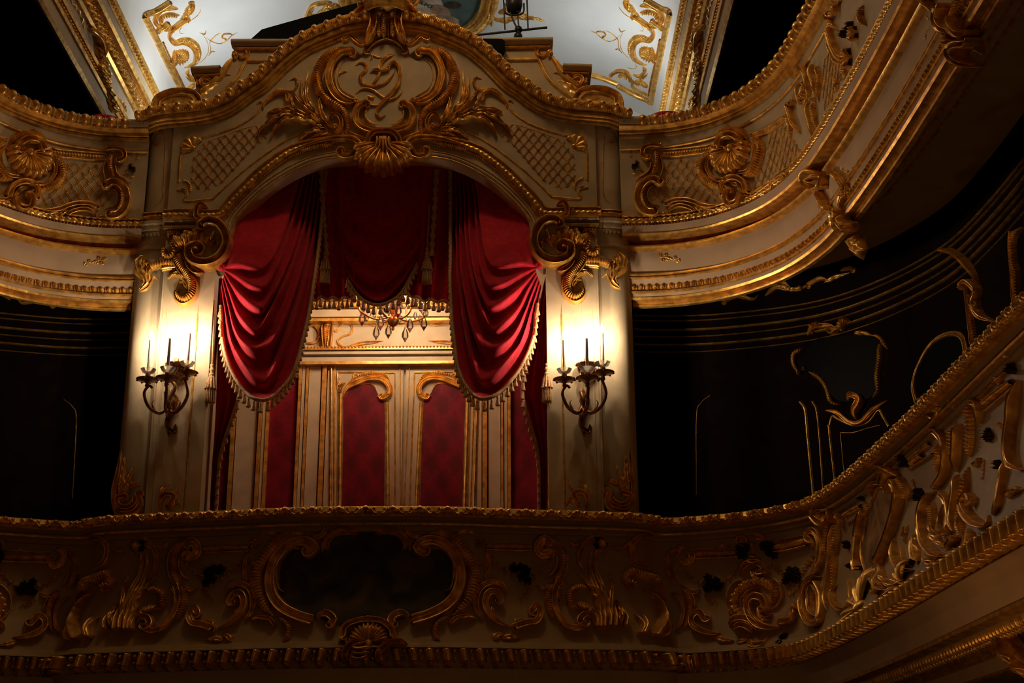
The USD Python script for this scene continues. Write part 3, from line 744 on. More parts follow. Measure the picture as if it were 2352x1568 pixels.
# the two door leaves
for i, sx in enumerate((-1, 1)):
    S = Flat(YB + .02)
    class M3:
        px = staticmethod(S.px)
        @staticmethod
        def to(u, v, h): p = S.to(u, v, h); p[..., 0] = 2 * DX - p[..., 0]; return p
    S3 = S if sx < 0 else M3
    t = thing('door_%d' % (i + 1), '%s leaf of the gilt double door with a red silk panel' % ('left' if sx < 0 else 'right'), None, (DX + sx * .4, YB, 2.95), kind='structure')
    a, b = sorted((DX + sx * .012, DX + sx * .79)); part(t, 'door_leaf', box(a, b, YB + .02, YB + .06, 2.95, zt - .06), PAINT, smooth=False)
    pl = S.px(P('788,1200 791,1000 791,912 800,900 815,893 828,888 845,886 860,893 866,906 874,916 881,925 881,1000 880,1200'))
    if sx > 0: pl[:, 0] = 2 * DX - pl[:, 0]
    part(t, 'silk_panel', slab(Polygon(pl).buffer(.01), YB + .006, YB + .03), DAMASK, smooth=30)
    carve(S3, (0, 0), 1.0, '''
f 2.4 3.6 0 0 ; 779,1200 781,1000 782,905
f 2.4 3.6 0 0 ; 890,1200 889,1000 888,925
f .8 2 0 0 ; 767,1200 769,850 770,842
f .8 2 0 0 ; 907,1200 907,1000 907,856
f .8 2 0 0 ; 776,855 850,855 907,856
f .8 2 0 0 ; 775,855 775,880 777,905
f 1.6 3 0 0 ; 758,1200 760,1000 761,845
r .7 2 0 0 ; 919,1200 919,1000 919,842
c 3.2 6 .1 .1 ; 790,905 800,890 822,880 850,870 878,872 894,888 893,906 880,915 ; c1=2.2,.8,-1
b 2.4 5 ; 780,905 784,886 795,878 ; p=2
l 2 4 ; 783,890 776,875 784,862 ; n=3
k 3 4 ; 800,880 825,866 850,861 878,862 896,876 ; p=2.4
l 1.6 3 ; 815,874 812,860 825,862 ; n=2
l 1.6 3 ; 840,866 850,852 858,858 ; n=2
s 4 4 ; 880,905 884,923 ; a=170 n=7
c 1 2.6 ; 783,918 790,910 800,897 818,890 840,882 856,884 866,900''', t)
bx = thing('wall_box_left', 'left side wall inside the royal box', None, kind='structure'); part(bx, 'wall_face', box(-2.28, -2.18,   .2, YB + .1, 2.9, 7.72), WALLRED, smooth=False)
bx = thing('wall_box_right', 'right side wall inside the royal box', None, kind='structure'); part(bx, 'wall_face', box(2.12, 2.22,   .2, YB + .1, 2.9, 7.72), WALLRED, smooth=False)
bx = thing('ceiling_box', 'cream ceiling of the royal box', None, kind='structure'); part(bx, 'ceiling_face', box(-2.2, 2.15, .62, YB + .1, 7.72, 7.8), PAINT, smooth=False)
bx = thing('floor_box', 'red carpeted floor of the royal box', None, kind='structure'); part(bx, 'floor_face', box(-2.2, 2.15, -.3, YB + .1, 2.86, 2.95), CARPET, smooth=False)

# ---------------------------------------------------------------- curtains
LINES = ['512,612 522,562 552,482 600,425 684,350',
         '513,616 545,606 585,612 612,604 640,560 668,480 705,350',
         '516,620 540,632 578,653 612,652 646,585 672,500 712,350',
         '516,626 530,650 556,682 592,707 614,694 660,605 688,517 720,348',
         '514,634 526,668 546,721 578,757 598,753 644,668 682,575 706,480 726,345',
         '511,642 522,690 541,762 571,798 605,798 632,776 680,655 712,520 735,342',
         '508,652 516,705 533,789 568,850 596,878 624,858 672,725 716,560 744,340',
         '505,662 508,720 513,790 534,857 572,908 612,918 648,890 676,848 700,760 714,690 735,540 752,338']


def drape(lines, Y0, nu=70, sub=7, amp=.075, belly=.16, out=(0.0, .35), back=0.0, flat=False):
    C = []
    for l in lines: C.append(resample(crom(P(l), step=2.0), n=nu))
    C = np.array(C); k = len(C); A = np.linspace(0, k - 1, (k - 1) * sub + 1); R = []
    for a in A:
        i = min(int(a), k - 2); f = a - i; R.append(C[i] * (1 - f) + C[i + 1] * f)
    R = np.array(R); u = np.linspace(0, 1, nu)
    fold = np.cos(2 * PI * (A % 1.0))[:, None] * np.sin(PI * u)[None] ** .45
    q = np.clip((R[..., 0] - 498) / 240.0, 0, 1); m = np.clip((R[..., 1] - 400) / 280.0, 0, 1); m = m * m * (3 - 2 * m)
    if flat: y = Y0 - belly * np.sin(PI * u)[None] * (A / (k - 1))[:, None] ** .6
    else: y = Y0 - .13 * m + back * q ** 1.5 - belly * m * np.sin(PI * q ** .92)
    y = y - amp * fold * (0.45 + 0.55 * (A / (k - 1)))[:, None]
    sag = meshkit.noise(np.stack([R[..., 0] * .03, R[..., 1] * .03, 0 * R[..., 0]], -1), 5) - .5
    y = y + sag * .05
    V = np.array([[at(R[i, j, 0], R[i, j, 1], Y0) for j in range(nu)] for i in range(len(A))])
    d = V - CAM; V = CAM + d * ((y - CAM[1]) / d[..., 1])[..., None]
    return V


def backed(V, th=.02):
    g = grid(V); B = V.copy(); B[..., 1] += th; b = grid(B); e = np.vstack([V[-1:], B[-1:]]); e0 = np.vstack([V[:1], B[:1]])
    return cat(g, b, grid(e), grid(e0))


def mir(m): v = m[0].copy(); v[:, 0] = 2 * X0 - v[:, 0]; return v, m[1]


def small_tassel(p, s=1.0, tilt=0.0):
    g = lathe([(.003, .012), (.004, -.012), (.010, -.018), (.012, -.028), (.008, -.036), (.014, -.052), (.021, -.085), (.018, -.092), (.0, -.092)], (0, 0, 0), 8)
    v = g[0] * s; v = v @ np.array([[math.cos(tilt), 0, -math.sin(tilt)], [0, 1, 0], [math.sin(tilt), 0, math.cos(tilt)]]); return v + np.array(p), g[1]


def fringe(t, edge, step, s, m, cx=0.0, sub_name='fringe_tassel', fl=1):
    q = resample(edge, step=step); part(t, 'braid', tube(resample(edge, step=.03), .017, 6) if fl == 1 else mir(tube(resample(edge, step=.03), .017, 6)), m)
    for p in q:
        g = small_tassel(p - np.array([0, .01, .012]), s); part(t, sub_name, g if fl == 1 else mir(g), m)


VL = drape(LINES, .20, amp=.105, belly=.46, back=.30)
TAIL = []
for i, (a, b) in enumerate((('503,640', '512,640'), ('498,760', '535,780'), ('496,860', '552,900'), ('492,960', '538,960'), ('486,1060', '510,1050'), ('480,1180', '500,1180'))): TAIL.append((P(a)[0], P(b)[0]))
ta = crom(np.array([x[0] for x in TAIL]), n=40); tb = crom(np.array([x[1] for x in TAIL]), n=40)
w = np.linspace(0, 1, 30)
VT = np.array([[at(*(ta[i] * (1 - k) + tb[i] * k), .36) + np.array([0, .045 * math.cos(k * 5 * PI) - .03 * k, 0]) for k in w] for i in range(40)])
for sx in (-1, 1):
    f = (lambda m: m) if sx < 0 else mir
    t = thing('curtain', 'crimson velvet curtain caught up at the %s pilaster, edged with gold tassels' % ('left' if sx < 0 else 'right'), 'curtain', (X0 + sx * 1.1, .2, 5.0), 'swagged side curtains of the royal box')
    part(t, 'swag', f(backed(VL)), VELVET)
    tl = part(t, 'tail', f(backed(VT)), VELVET)
    fringe(t, VL[-1][3:-3], .066, 1.05, BRAID, fl=sx)
    fringe(t, VT[8:, -1], .08, .95, BRAID, fl=sx)
    part(t, 'rosette', f(cat(*[ball(VL[4][0] + np.array([.01 * math.cos(a), -.03, .02 * math.sin(a)]), .03, 8) for a in (0, 2, 4)])), VELVET)

# the dark valance hung across the arch
va = thing('valance', 'dark red velvet valance swag across the arch, hemmed with small tassels', 'valance', (X0, .45, 6.4))
VAL = ['735,335 800,335 870,335 940,335 1020,335', '745,385 800,385 870,385 940,385 1010,385', '750,425 800,470 870,500 940,470 1006,420', '756,470 800,545 870,580 935,545 998,470', '762,520 805,605 868,645 930,605 990,520', '775,570 812,650 868,690 920,650 975,565', '788,620 822,678 862,700 900,690 925,668 960,600']
VV = drape(VAL, .54, nu=50, sub=6, amp=.05, belly=.12, flat=True)
part(va, 'swag', backed(VV), VELVET)
for px0, px1 in (((650, 335), (815, 335)), ((935, 335), (1100, 335))):
    bot = P('698,692 740,684 770,686 800,684 816,674') if px0[0] < 880 else P('918,668 940,676 965,686 995,690 1048,696')
    b = crom(bot, n=50); top = np.stack([np.linspace(px0[0], px1[0], 50), np.full(50, 335.0)], 1); rows = np.linspace(0, 1, 24)
    V = np.array([[at(*(top[j] * (1 - r) + b[j] * r), .50) + np.array([0, .035 * math.cos(j / 49 * 9 * PI) * (.3 + .7 * r), 0]) for j in range(50)] for r in rows])
    part(va, 'side_fall', backed(V), VELVET)
    q = resample(V[-1], step=.066); part(va, 'braid', tube(resample(V[-1], step=.03), .015, 6), BRAID)
    for p in q: part(va, 'fringe_tassel', small_tassel(p - np.array([0, .02, .012]), 1.0), BRAID)
ed = VV[-1]; part(va, 'braid', tube(resample(ed, step=.03), .015, 6), BRAID)
for p in resample(ed, step=.066): part(va, 'fringe_tassel', small_tassel(p - np.array([0, .03, .012]), 1.0), BRAID)
for px in ((738, 395), (1002, 395)):
    c = [at(px[0] + (740 < px[0]) * 0 + dx, y, .42) for dx, y in ((0, 390), ((880 - px[0]) * .01, 450), ((880 - px[0]) * .05, 520), ((880 - px[0]) * .09, 590))]
    part(va, 'twisted_trim', tube(resample(np.array(c), n=90), .022, 6, taper=1 + .35 * np.sin(np.linspace(0, 60, 90))), BRAID)


def tassel(px, Y, label, cord_to, s=1.0):
    p = at(px[0], px[1], Y); t = thing('tassel', label, 'tassel', p, 'gold tassels on cords')
    q = at(cord_to[0], cord_to[1], Y)
    part(t, 'cord', tube(resample(np.array([q, p + np.array([0, 0, .16 * s])]), n=60), .009 * s, 6, 1 + .25 * np.sin(np.linspace(0, 150, 60))), BRAID)
    L = lambda pr: lathe([(r * s, z * s) for r, z in pr], p, 16)
    part(t, 'knot', L([(.004, .165), (.018, .155), (.022, .14), (.014, .122), (.02, .11), (.03, .095), (.026, .075), (.018, .06), (.03, .045), (.034, .03), (.02, .01)]), BRAID)
    part(t, 'tassel_head', cat(*[tube(np.array([p + np.array([math.cos(a) * r * s, math.sin(a) * r * s, z * s]) for r, z in ((.018, .02), (.035, -.02), (.046, -.08), (.060, -.13))]), .014 * s, 6) for a in np.linspace(0, 2 * PI, 10, endpoint=False)]), BRAID)
    part(t, 'skirt', L([(.03, -.08), (.05, -.12), (.052, -.2), (.056, -.27), (.0, -.27)]), BRAID)
    part(t, 'skirt_threads', cat(*[tube(np.array([p + np.array([math.cos(a) * r * s, math.sin(a) * r * s, z * s]) for r, z in ((.05, -.12), (.055, -.2), (.058, -.28))]), .006 * s, 5) for a in np.linspace(0, 2 * PI, 18, endpoint=False)]), BRAID)
    return t


tassel((485, 868), .02, 'gold tassel hanging on a cord beside the left pilaster', (492, 690), .8)
tassel((1257, 866), .02, 'gold tassel hanging on a cord beside the right pilaster', (1262, 690), .8)
tassel((748, 598), .42, 'gold tassel at the left end of the dark valance', (745, 470), .8)
tassel((981, 598), .42, 'gold tassel at the right end of the dark valance', (986, 470), .8)

# ---------------------------------------------------------------- sconces
def sconce(px, label):
    p = at(px[0], px[1], 0.0); t = thing('candle_sconce', label, 'wall sconce', p, 'candle sconces on the pilasters')
    S = Flat(0.0); o = lambda x, y, z: p + np.array([x, -y, z])
    part(t, 'back_plate', cat(stroke(S, p[[0, 2]] + np.array([(0, .14), (.02, .0), (-.01, -.16), (.01, -.30)]), .055, .05, 'l', (.3, .6), lobes=4), stroke(S, p[[0, 2]] + np.array([(-.02, -.22), (.05, -.26), (.06, -.19)]), .02, .04, 'c')), BRONZE)
    part(t, 'stem', tube(crom([o(0, .03, -.12), o(.02, .09, -.10), o(.0, .14, -.02), o(-.02, .12, .06)], n=24), .022, 8, np.linspace(1.2, .8, 24)), BRONZE)
    arms = [(-.16, .21, .20, 1), (.17, .21, .26, 1), (.03, .31, .18, 1), (.04, .06, .38, 0)]
    for x, y, z, lit in arms:
        s = 1 if x > 0 else -1
        if lit: c = crom([o(0, .08, -.06), o(x * .35, y * .5 + .03, -.13), o(x * .85, y * .9, -.09), o(x * 1.12, y, .02), o(x * .9, y, z - .11), o(x * .72, y, z - .13)], n=40)
        else: c = crom([o(0, .08, 0), o(.05, .09, .12), o(-.02, .08, .22), o(x, y, z - .06)], n=30)
        part(t, 'arm', tube(c, .014, 8, np.linspace(1.3, .8, len(c))), BRONZE)
        part(t, 'arm_leaf', tube(crom([o(x * .6, y * .8, -.11), o(x * .72, y * .8, -.05), o(x * .6, y * .8, -.02)], n=14), .012, 6, np.linspace(1.2, .1, 14)), BRONZE)
        b = o(x, y, z)
        part(t, 'drip_pan', cat(lathe([(.008, -.13), (.02, -.11), (.012, -.09), (.03, -.075), (.090, -.06), (.098, -.052), (.03, -.055), (.02, -.05), (.024, -.03), (.02, .0), (.0, .0)], b, 18), *[ball(b + np.array([.088 * math.cos(a), .088 * math.sin(a), -.062]), .011, 6, (1, 1, .7)) for a in np.linspace(0, 2 * PI, 8, endpoint=False)]), BRONZE)
        if lit:
            part(t, 'glass_cup', lathe([(.02, .0), (.045, .012), (.062, .035), (.066, .037), (.05, .008), (.02, -.006)], b, 20), GLASS)
            part(t, 'candle', lathe([(.0, .0), (.0135, .0), (.0125, .30), (.0, .30)], b, 14), CANDLE)
            part(t, 'bulb', lathe([(.0, .30), (.009, .305), (.015, .325), (.014, .345), (.007, .375), (.0, .395)], b, 12), FLAME)
    return t


sc = sconce((392, 925), 'bronze candle sconce on the left pilaster beside the red curtain')
pr_ = at(1338, 925, 0.0)
dup(sc, pr_, 'bronze candle sconce on the right pilaster beside the red curtain')

# ---------------------------------------------------------------- chandelier in the box
c0 = at(903, 735, 1.15)
ch = thing('chandelier', 'crystal chandelier hanging in the royal box below the valance', 'chandelier', c0)
part(ch, 'finial', lathe([(.0, -.11), (.012, -.10), (.016, -.08), (.008, -.07), (.045, -.045), (.06, -.01), (.058, .01), (.03, .03), (.02, .06)], c0, 20), BRASS)
part(ch, 'shaft', lathe([(.02, .05), (.045, .10), (.028, .18), (.022, .3), (.05, .36), (.03, .42), (.02, .6), (.012, 1.0), (.012, 7.72 - c0[2]), (.0, 7.72 - c0[2])], c0, 16), BRASS)
for k in range(8):
    a = 2 * PI * (k + .3) / 8; d = np.array([math.cos(a), math.sin(a), 0]); up = np.array([0, 0, 1.0]); R = .30 if k % 2 == 0 else .19; z = .20 if k % 2 == 0 else .38
    part(ch, 'arm', tube(crom([c0 + up * .03 + d * .03, c0 + d * R * .6 + up * .0, c0 + d * R * 1.1 + up * .08, c0 + d * R + up * (z - .03)], n=24), .010, 6), BRASS)
    b = c0 + d * R + up * z
    part(ch, 'drip_pan', lathe([(.01, -.03), (.05, -.01), (.062, .015), (.058, .012), (.02, .0)], b, 14), GLASS)
    part(ch, 'candle', lathe([(.0, .0), (.011, .0), (.010, .11), (.0, .11)], b, 10), CANDLE)
    part(ch, 'bulb', lathe([(.0, .11), (.009, .12), (.014, .14), (.008, .17), (.0, .185)], b, 10), FLAME2)
    for j in range(6):
        aa = a + (j - 1.5) * .25; q = c0 + np.array([math.cos(aa), math.sin(aa), 0]) * (R + .0) + up * (z - .07 - .05 * (j % 2))
        part(ch, 'crystal_drop', lathe([(.0, .045), (.016, .02), (.022, -.015), (.0, -.05)], q, 6), GLASS, smooth=False)
    for j in range(5):
        q = c0 + d * (R * (.35 + .16 * j)) + up * (.16 + .12 * j); part(ch, 'crystal_bead', ball(q, .030, 6), GLASS, smooth=False)
    q = c0 + d * (.2 if k % 2 else .3) + up * (-.08 if k % 2 else .0)
    part(ch, 'crystal_pendant', cat(lathe([(.0, .09), (.008, .06), (.030, .01), (.034, -.03), (.0, -.09)], q, 6)), GLASS, smooth=False)
# ================================================================= the upper tier
UPLAN = [(X0 + x, y) for x, y in ((2.16, .03), (2.4, .02), (2.66, -.03), (3.0, -.2), (3.33, -.57), (3.53, -1.1), (3.62, -1.75), (3.67, -2.4), (3.71, -3.2), (3.74, -4.2), (3.80, -6.0), (3.9, -9.0), (3.98, -11.5))]
SU = Swept(UPLAN, lambda z: np.interp(z, [5.9, 6.15, 6.3, 6.57, 6.70, 6.78, 8], [-.24, -.17, -.15, -.12, -.03, 0, 0]))
LU = SU.L; UV = 5.2                                    # ornament is built as far as UV metres along


def tier_up(sx):
    S = SU if sx > 0 else Mirror(SU); side = 'right' if sx > 0 else 'left'; T_ = []
    t = thing('upper_balcony', 'upper balcony parapet with gilt rocaille and trellis, %s of the royal box' % side, 'balcony', (X0 + sx * 3.2, -.3, 6.2))
    part(t, 'parapet_face', band(S, 0, LU, [(6.86, 0), (7.55, 0), (7.56, .012), (7.655, .012)]), PAINT, smooth=25)
    part(t, 'rail_moulding', band(S, 0, LU, [(7.65, .0), (7.655, .03), (7.675, .035), (7.68, .02), (7.69, .05), (7.715, .055), (7.72, .07), (7.735, .10), (7.75, .10), (7.75, .05)]), GOLD, smooth=25)
    part(t, 'rail_top', band(S, 0, LU, [(7.75, .06), (7.76, .11), (7.80, .12), (7.845, .08), (7.85, -.12), (7.6, -.14), (6.5, -.14)]), PAINT, smooth=25)
    us = np.arange(.22, LU - .2, .128)
    for i, u in enumerate(us):
        if u < UV: part(t, 'gadroon', cat(dome(S, (u, 7.79), .048, .056, .065, n=12, m=5, base=.10), dome(S, (u + .064, 7.79), .014, .056, .045, n=8, m=4, base=.10)), GOLD)
    part(t, 'gadroon_row', cat(*[dome(S, (u, 7.79), .048, .056, .065, n=8, m=4, base=.10) for u in us if u >= UV]), GOLD, kind='stuff')
    part(t, 'fillet', band(S, 0, LU, [(7.535, .002), (7.54, .02), (7.55, .02), (7.555, .002)]), GOLD)
    part(t, 'leaf_moulding', stroke(S, [(u, 6.825) for u in np.arange(0, LU, .02)], .036, .05, 'r', (0, 0), ribs=.055, amp=.55, straight=True), GOLD)
    part(t, 'bead_row', cat(*[dome(S, (u, 6.785), .011, .011, .04, n=6, m=3) for u in np.arange(0, 6.5, .03)]), GOLD, kind='stuff')
    part(t, 'fillet', band(S, 0, LU, [(6.862, 0), (6.864, .025), (6.876, .025), (6.878, 0)]), GOLD)
    part(t, 'lower_fascia', band(S, 0, LU, [(6.86, -.01), (6.78, .0), (6.775, .03), (6.70, .04)]), FASCIA, smooth=25)
    part(t, 'fascia_fillet', band(S, 0, LU, [(6.705, .035), (6.70, .05), (6.685, .05), (6.68, .03), (6.675, -.03), (6.66, -.10), (6.635, -.09), (6.625, -.02), (6.62, .02), (6.605, .035), (6.59, .03), (6.58, .01), (6.57, -.01)]), GOLD, smooth=25)
    part(t, 'broad_fascia', band(S, 0, LU, [(6.575, 0), (6.37, 0)]), FASCIA)
    part(t, 'fascia_fillet', band(S, 0, LU, [(6.375, 0), (6.37, .02), (6.355, .028), (6.345, .012), (6.335, .03), (6.325, .03), (6.32, .01)]), GOLD, smooth=25)
    part(t, 'lower_fascia', band(S, 0, LU, [(6.325, .01), (6.20, .0)]), FASCIA)
    e = np.arange(.03, LU - .05, .06)
    part(t, 'egg_row', cat(*[dome(S, (u, 6.243), .023, .028, .045, n=8, m=3) for u in e if u < 7], *[dome(S, (u + .03, 6.243), .006, .03, .03, n=6, m=3) for u in e if u < 7]), GOLD, kind='stuff')
    part(t, 'fascia_fillet', band(S, 0, LU, [(6.21, 0), (6.205, .03), (6.19, .03), (6.185, .01)]), GOLD, smooth=25)
    part(t, 'lower_fascia', band(S, 0, LU, [(6.19, .0), (6.185, .015), (6.15, .01)]), FASCIA)
    part(t, 'fascia_fillet', band(S, 0, LU, [(6.155, 0), (6.15, .025), (6.13, .02), (6.125, -.03), (6.11, -.05), (6.10, -.03), (6.085, -.03), (6.08, -.06)]), GOLD, smooth=25)
    part(t, 'soffit', band(S, 0, LU, [(6.09, -.06), (6.18, -.10), (6.50, -.16), (6.56, -.3), (6.58, -1.4)]), PAINT, smooth=25)
    for h in (-.50, -.58): part(t, 'soffit_moulding', band(S, 0, LU, [(6.565, h + .012), (6.55, h + .008), (6.545, h - .008), (6.565, h - .014)]), GOLD, smooth=25)
    # carved fields, traced on the right parapet
    g1 = group(t, 'scroll_frame'); g2 = group(t, 'shell_medallion'); g3 = group(t, 'trellis'); g4 = group(t, 'pier_carving')
    Z1 = ((1440, 260), 5.113)
    carve(S, *Z1, '''
b 3.4 7 ; 335,450 350,560 325,680 285,785 ; p=2.6
c 2.4 7 0 .1 ; 400,405 300,395 205,425 180,500 235,540 ; c1=1.8,.6,1
r .9 4 ; 385,500 425,620 405,720 370,790
r 1.0 5 ; 290,560 262,680 190,740 90,775
c 4.4 8 0 0 ; 380,830 320,795 240,810 160,890 130,1000 160,1110 230,1175 310,1185 ; c0=1.6,.6,1 c1=2.2,.9,1
b 2.0 9 ; 205,890 175,980 190,1080 250,1150 ; p=3 z=2
r .9 4 ; 330,850 260,900 240,980 270,1060 380,1090
r .9 2.5 0 0 ; 395,440 560,425 760,405 950,380 1040,350
r .9 2.5 0 0 ; 395,512 560,515 760,490 880,478 980,455
b 2.6 2 0 0 ; 420,475 560,470 760,448 900,430 1030,400 ; p=3.4
c 2.4 5 ; 470,1065 560,1030 690,1025 800,1050 900,1090 1050,1095 1150,1050 ; c0=1.2,.5,1
r 1.6 4 ; 860,1085 980,1140 1130,1130 1250,1060 1340,1000
c 2.0 5 ; 480,1195 520,1130 610,1095 720,1110 790,1150 800,1215
l 3.2 5 ; 780,1080 850,1130 900,1160 965,1195 ; n=4
o 1.6 4 ; 430,1170
l 1.6 3 ; 90,560 150,575 ; n=2
l 1.6 3 ; 130,650 200,680 ; n=2
l 1.6 3 ; 60,690 100,720 ; n=2
l 1.6 3 ; 20,500 60,470 ; n=2
d 2.6 5 ; 95,620
c 2.0 5 ; 1390,950 1500,965 1600,900 1680,840 1780,760
b 2.2 4 ; 1670,830 1780,745 1880,670 1960,620 ; p=3
l 3.2 5 ; 1560,980 1640,930 1680,870 ; n=4
c 2.4 6 ; 1700,920 1740,830 1830,760 1900,720 ; c1=1.4,.6,-1
r .9 2.5 0 0 ; 1450,250 1560,215 1700,140 1860,40
r .9 2.5 0 0 ; 1500,290 1640,240 1760,170 1880,80
b 2.6 2 0 0 ; 1460,265 1600,215 1740,135 1870,55 ; p=3.4''', g1)
    carve(S, *Z1, '''
b 4.6 8 ; 1020,475 920,540 880,640 890,720 960,800 1060,850 1130,880 ; p=2.8
c 2.0 6 ; 1065,465 980,545 960,650 1010,750 1080,795 1160,790 ; c0=1.6,.7,1 c1=1,.5,1
b 4.0 8 ; 1470,295 1560,340 1600,430 1560,600 1480,720 1360,745 ; p=2.8
c 2.0 6 ; 1450,330 1530,410 1530,540 1450,680 1340,715 ; c1=1,.5,-1
b 4.0 8 ; 1070,345 1130,245 1240,205 1370,235 1440,330 ; p=2.8
l 2.6 8 ; 1180,215 1210,170 1240,160 ; n=2
c 3.4 11 ; 1110,410 1150,310 1270,270 1370,330 1370,395 ; c0=1.6,.5,-1 c1=3,.9,-1
s 4 9 ; 1235,420 1180,740 ; a=215 n=13 z=1
o 2.4 11 ; 1215,440
c 3.0 7 0 0 ; 1150,945 1140,860 1200,785 1300,765 1400,820 1440,940 ; c0=1.4,.5,-1
c 2.8 9 0 0 ; 1380,960 1330,1060 1230,1080 1195,1000 1215,930 ; c1=2.4,.9,-1
l 2.8 9 ; 1230,840 1330,860 1360,940 1290,1040 ; n=3
o 1.6 9 ; 1205,880
w 3 5 ; 1290,1085
l 2 5 ; 1240,1090 1330,1085 ; n=3''', g2)
    a = SU.px(P('440,560 880,530 850,700 900,830 990,900 1120,920 1110,1050 960,1060 820,1020 580,1010 440,1050 290,1040 300,880 420,800 440,660', *Z1))
    b = SU.px(P('1620,270 1880,120 1960,250 2080,480 1960,560 1700,740 1500,900 1450,840 1500,780 1610,600 1650,440', *Z1))
    for k, q in enumerate((a, b)):
        q = Polygon(q).buffer(0); bb = q.bounds; lattice(S, g3, lambda u, z, q=q: q.contains(Point(u, z)), bb[0], bb[2], bb[1], bb[3], .092, .125, 70, .007, .012)
    Z3 = ((1780, 0), 4.9)
    q = Polygon(SU.px(P('540,720 640,480 700,620 780,700 800,830 700,980 640,1150 560,1250 530,1000', *Z3))).buffer(0); bb = q.bounds; lattice(S, g3, lambda u, z, q=q: q.contains(Point(u, z)), bb[0], bb[2], bb[1], bb[3], .105, .125, 60, .007, .012)
    carve(S, *Z3, '''
b 3.0 6 ; 160,1230 160,1330 190,1450 170,1560 ; p=2.6
c 2.4 7 ; 230,1160 180,1190 200,1280 240,1400 300,1500 ; c0=2,.6,1
c 3.0 8 ; 240,860 330,760 390,850 410,1000 390,1130
b 3.4 9 ; 210,880 290,770 370,800 ; p=2.4
c 2 6 ; 290,910 280,1040 320,1160 380,1130 400,1000
s 4 8 ; 340,930 335,1140 ; a=80 n=5
c 2.4 7 ; 430,720 440,830 480,960 480,1100
b 2.4 6 ; 480,740 520,860 510,1020 500,1150 ; p=2.6
o 3 8 ; 460,1120
c 2 6 ; 380,1160 400,1300 440,1450 450,1560
b 2.4 7 ; 440,1150 470,1300 490,1450 ; p=2.4
c 3 8 ; 640,340 690,500 750,620 800,660 ; c0=2,.6,1 c1=2,.7,-1
b 2.6 7 ; 620,420 660,560 720,680 770,720 ; p=2.6
l 4 9 ; 700,160 640,180 650,260 720,330 ; n=4
o 4 9 ; 650,160
c 2.6 8 ; 700,20 730,100 690,150
d 4 8 ; 870,300
d 3 8 ; 800,380
s 5 9 ; 930,360 900,440 ; a=180 n=7
s 5 9 ; 860,640 820,700 ; a=180 n=7
l 3 7 ; 760,780 820,840 800,940 ; n=4
l 3 7 ; 560,1330 620,1280 680,1200 ; n=4
b 3 7 ; 1000,60 990,180 1040,290 ; p=2.4
l 3 7 ; 690,880 720,960 690,1040 ; n=4''', g4, ls=.75, hs=.85)
    # gilt sprigs and the oval bracket on the coved fascia
    carve(S, (1552, 517), 2.94, 'r .9 1.6 ; -110,220 -80,215 -40,225 0,240\nl 2.6 2.5 ; -110,215 -100,190 ; n=2\nl 2.6 2.5 ; -70,215 -65,185 ; n=2\nl 2.6 2.5 ; -60,222 -40,245 ; n=2\nl 2.6 2.5 ; -90,225 -85,255 ; n=2\nl 2.6 2.5 ; -20,228 15,215 ; n=2\nl 2.6 2.5 ; 10,235 30,255 ; n=2', t)
    carve(S, (1860, 380), 7.125, 'r .9 1.6 ; 30,920 120,850 200,720 130,640\nl 2.8 2.5 ; 120,640 200,680 ; n=2\nl 2.8 2.5 ; 250,730 280,800 ; n=2\nl 2.8 2.5 ; 120,830 190,820 ; n=2\nl 2.8 2.5 ; 30,880 40,940 ; n=2\nl 2.8 2.5 ; 190,850 215,910 ; n=2\nr .9 1.6 ; 500,60 600,110 740,150\nl 2.8 2.5 ; 510,40 560,80 ; n=2\nl 2.8 2.5 ; 610,100 650,140 ; n=2\nl 2.8 2.5 ; 690,50 720,90 ; n=2', t)
    k = thing('oval_bracket', 'gilt oval ring bracket where the %s upper fascia turns' % side, 'carved bracket', S.to(np.array(3.0), np.array(6.4), np.array(0.0)))
    carve(S, (1860, 380), 7.125, '''
b 3.6 8 ; 350,130 460,140 560,240 620,360 610,480 590,580 ; p=2.6
c 1.4 6 ; 380,95 520,150 640,290 655,430 600,550
b 4.0 9 ; 190,370 220,480 270,580 350,680 450,740 ; p=2.6
c 5.0 12 ; 330,150 200,160 120,260 180,340 290,300 ; c1=3,.6,1
b 2.6 8 ; 320,240 300,330 350,360 ; p=2
l 4 9 ; 480,660 480,740 540,800 600,780 ; n=3
c 3 8 ; 640,480 600,620 600,730
c 5 12 ; 560,780 560,880 540,1000 620,1080 ; c0=2,.5,1
c 5 13 ; 620,800 640,920 720,1000 800,960
l 6 13 ; 560,900 600,1020 660,1110 ; n=4
l 6 13 ; 700,1120 680,1040 720,980 800,950 ; n=4''', k, ls=.75)
    part(k, 'ring_panel', dome(S, S.px(P('440,420', (1860, 380), 7.125))[0], .17, .20, .03), FASCIA)
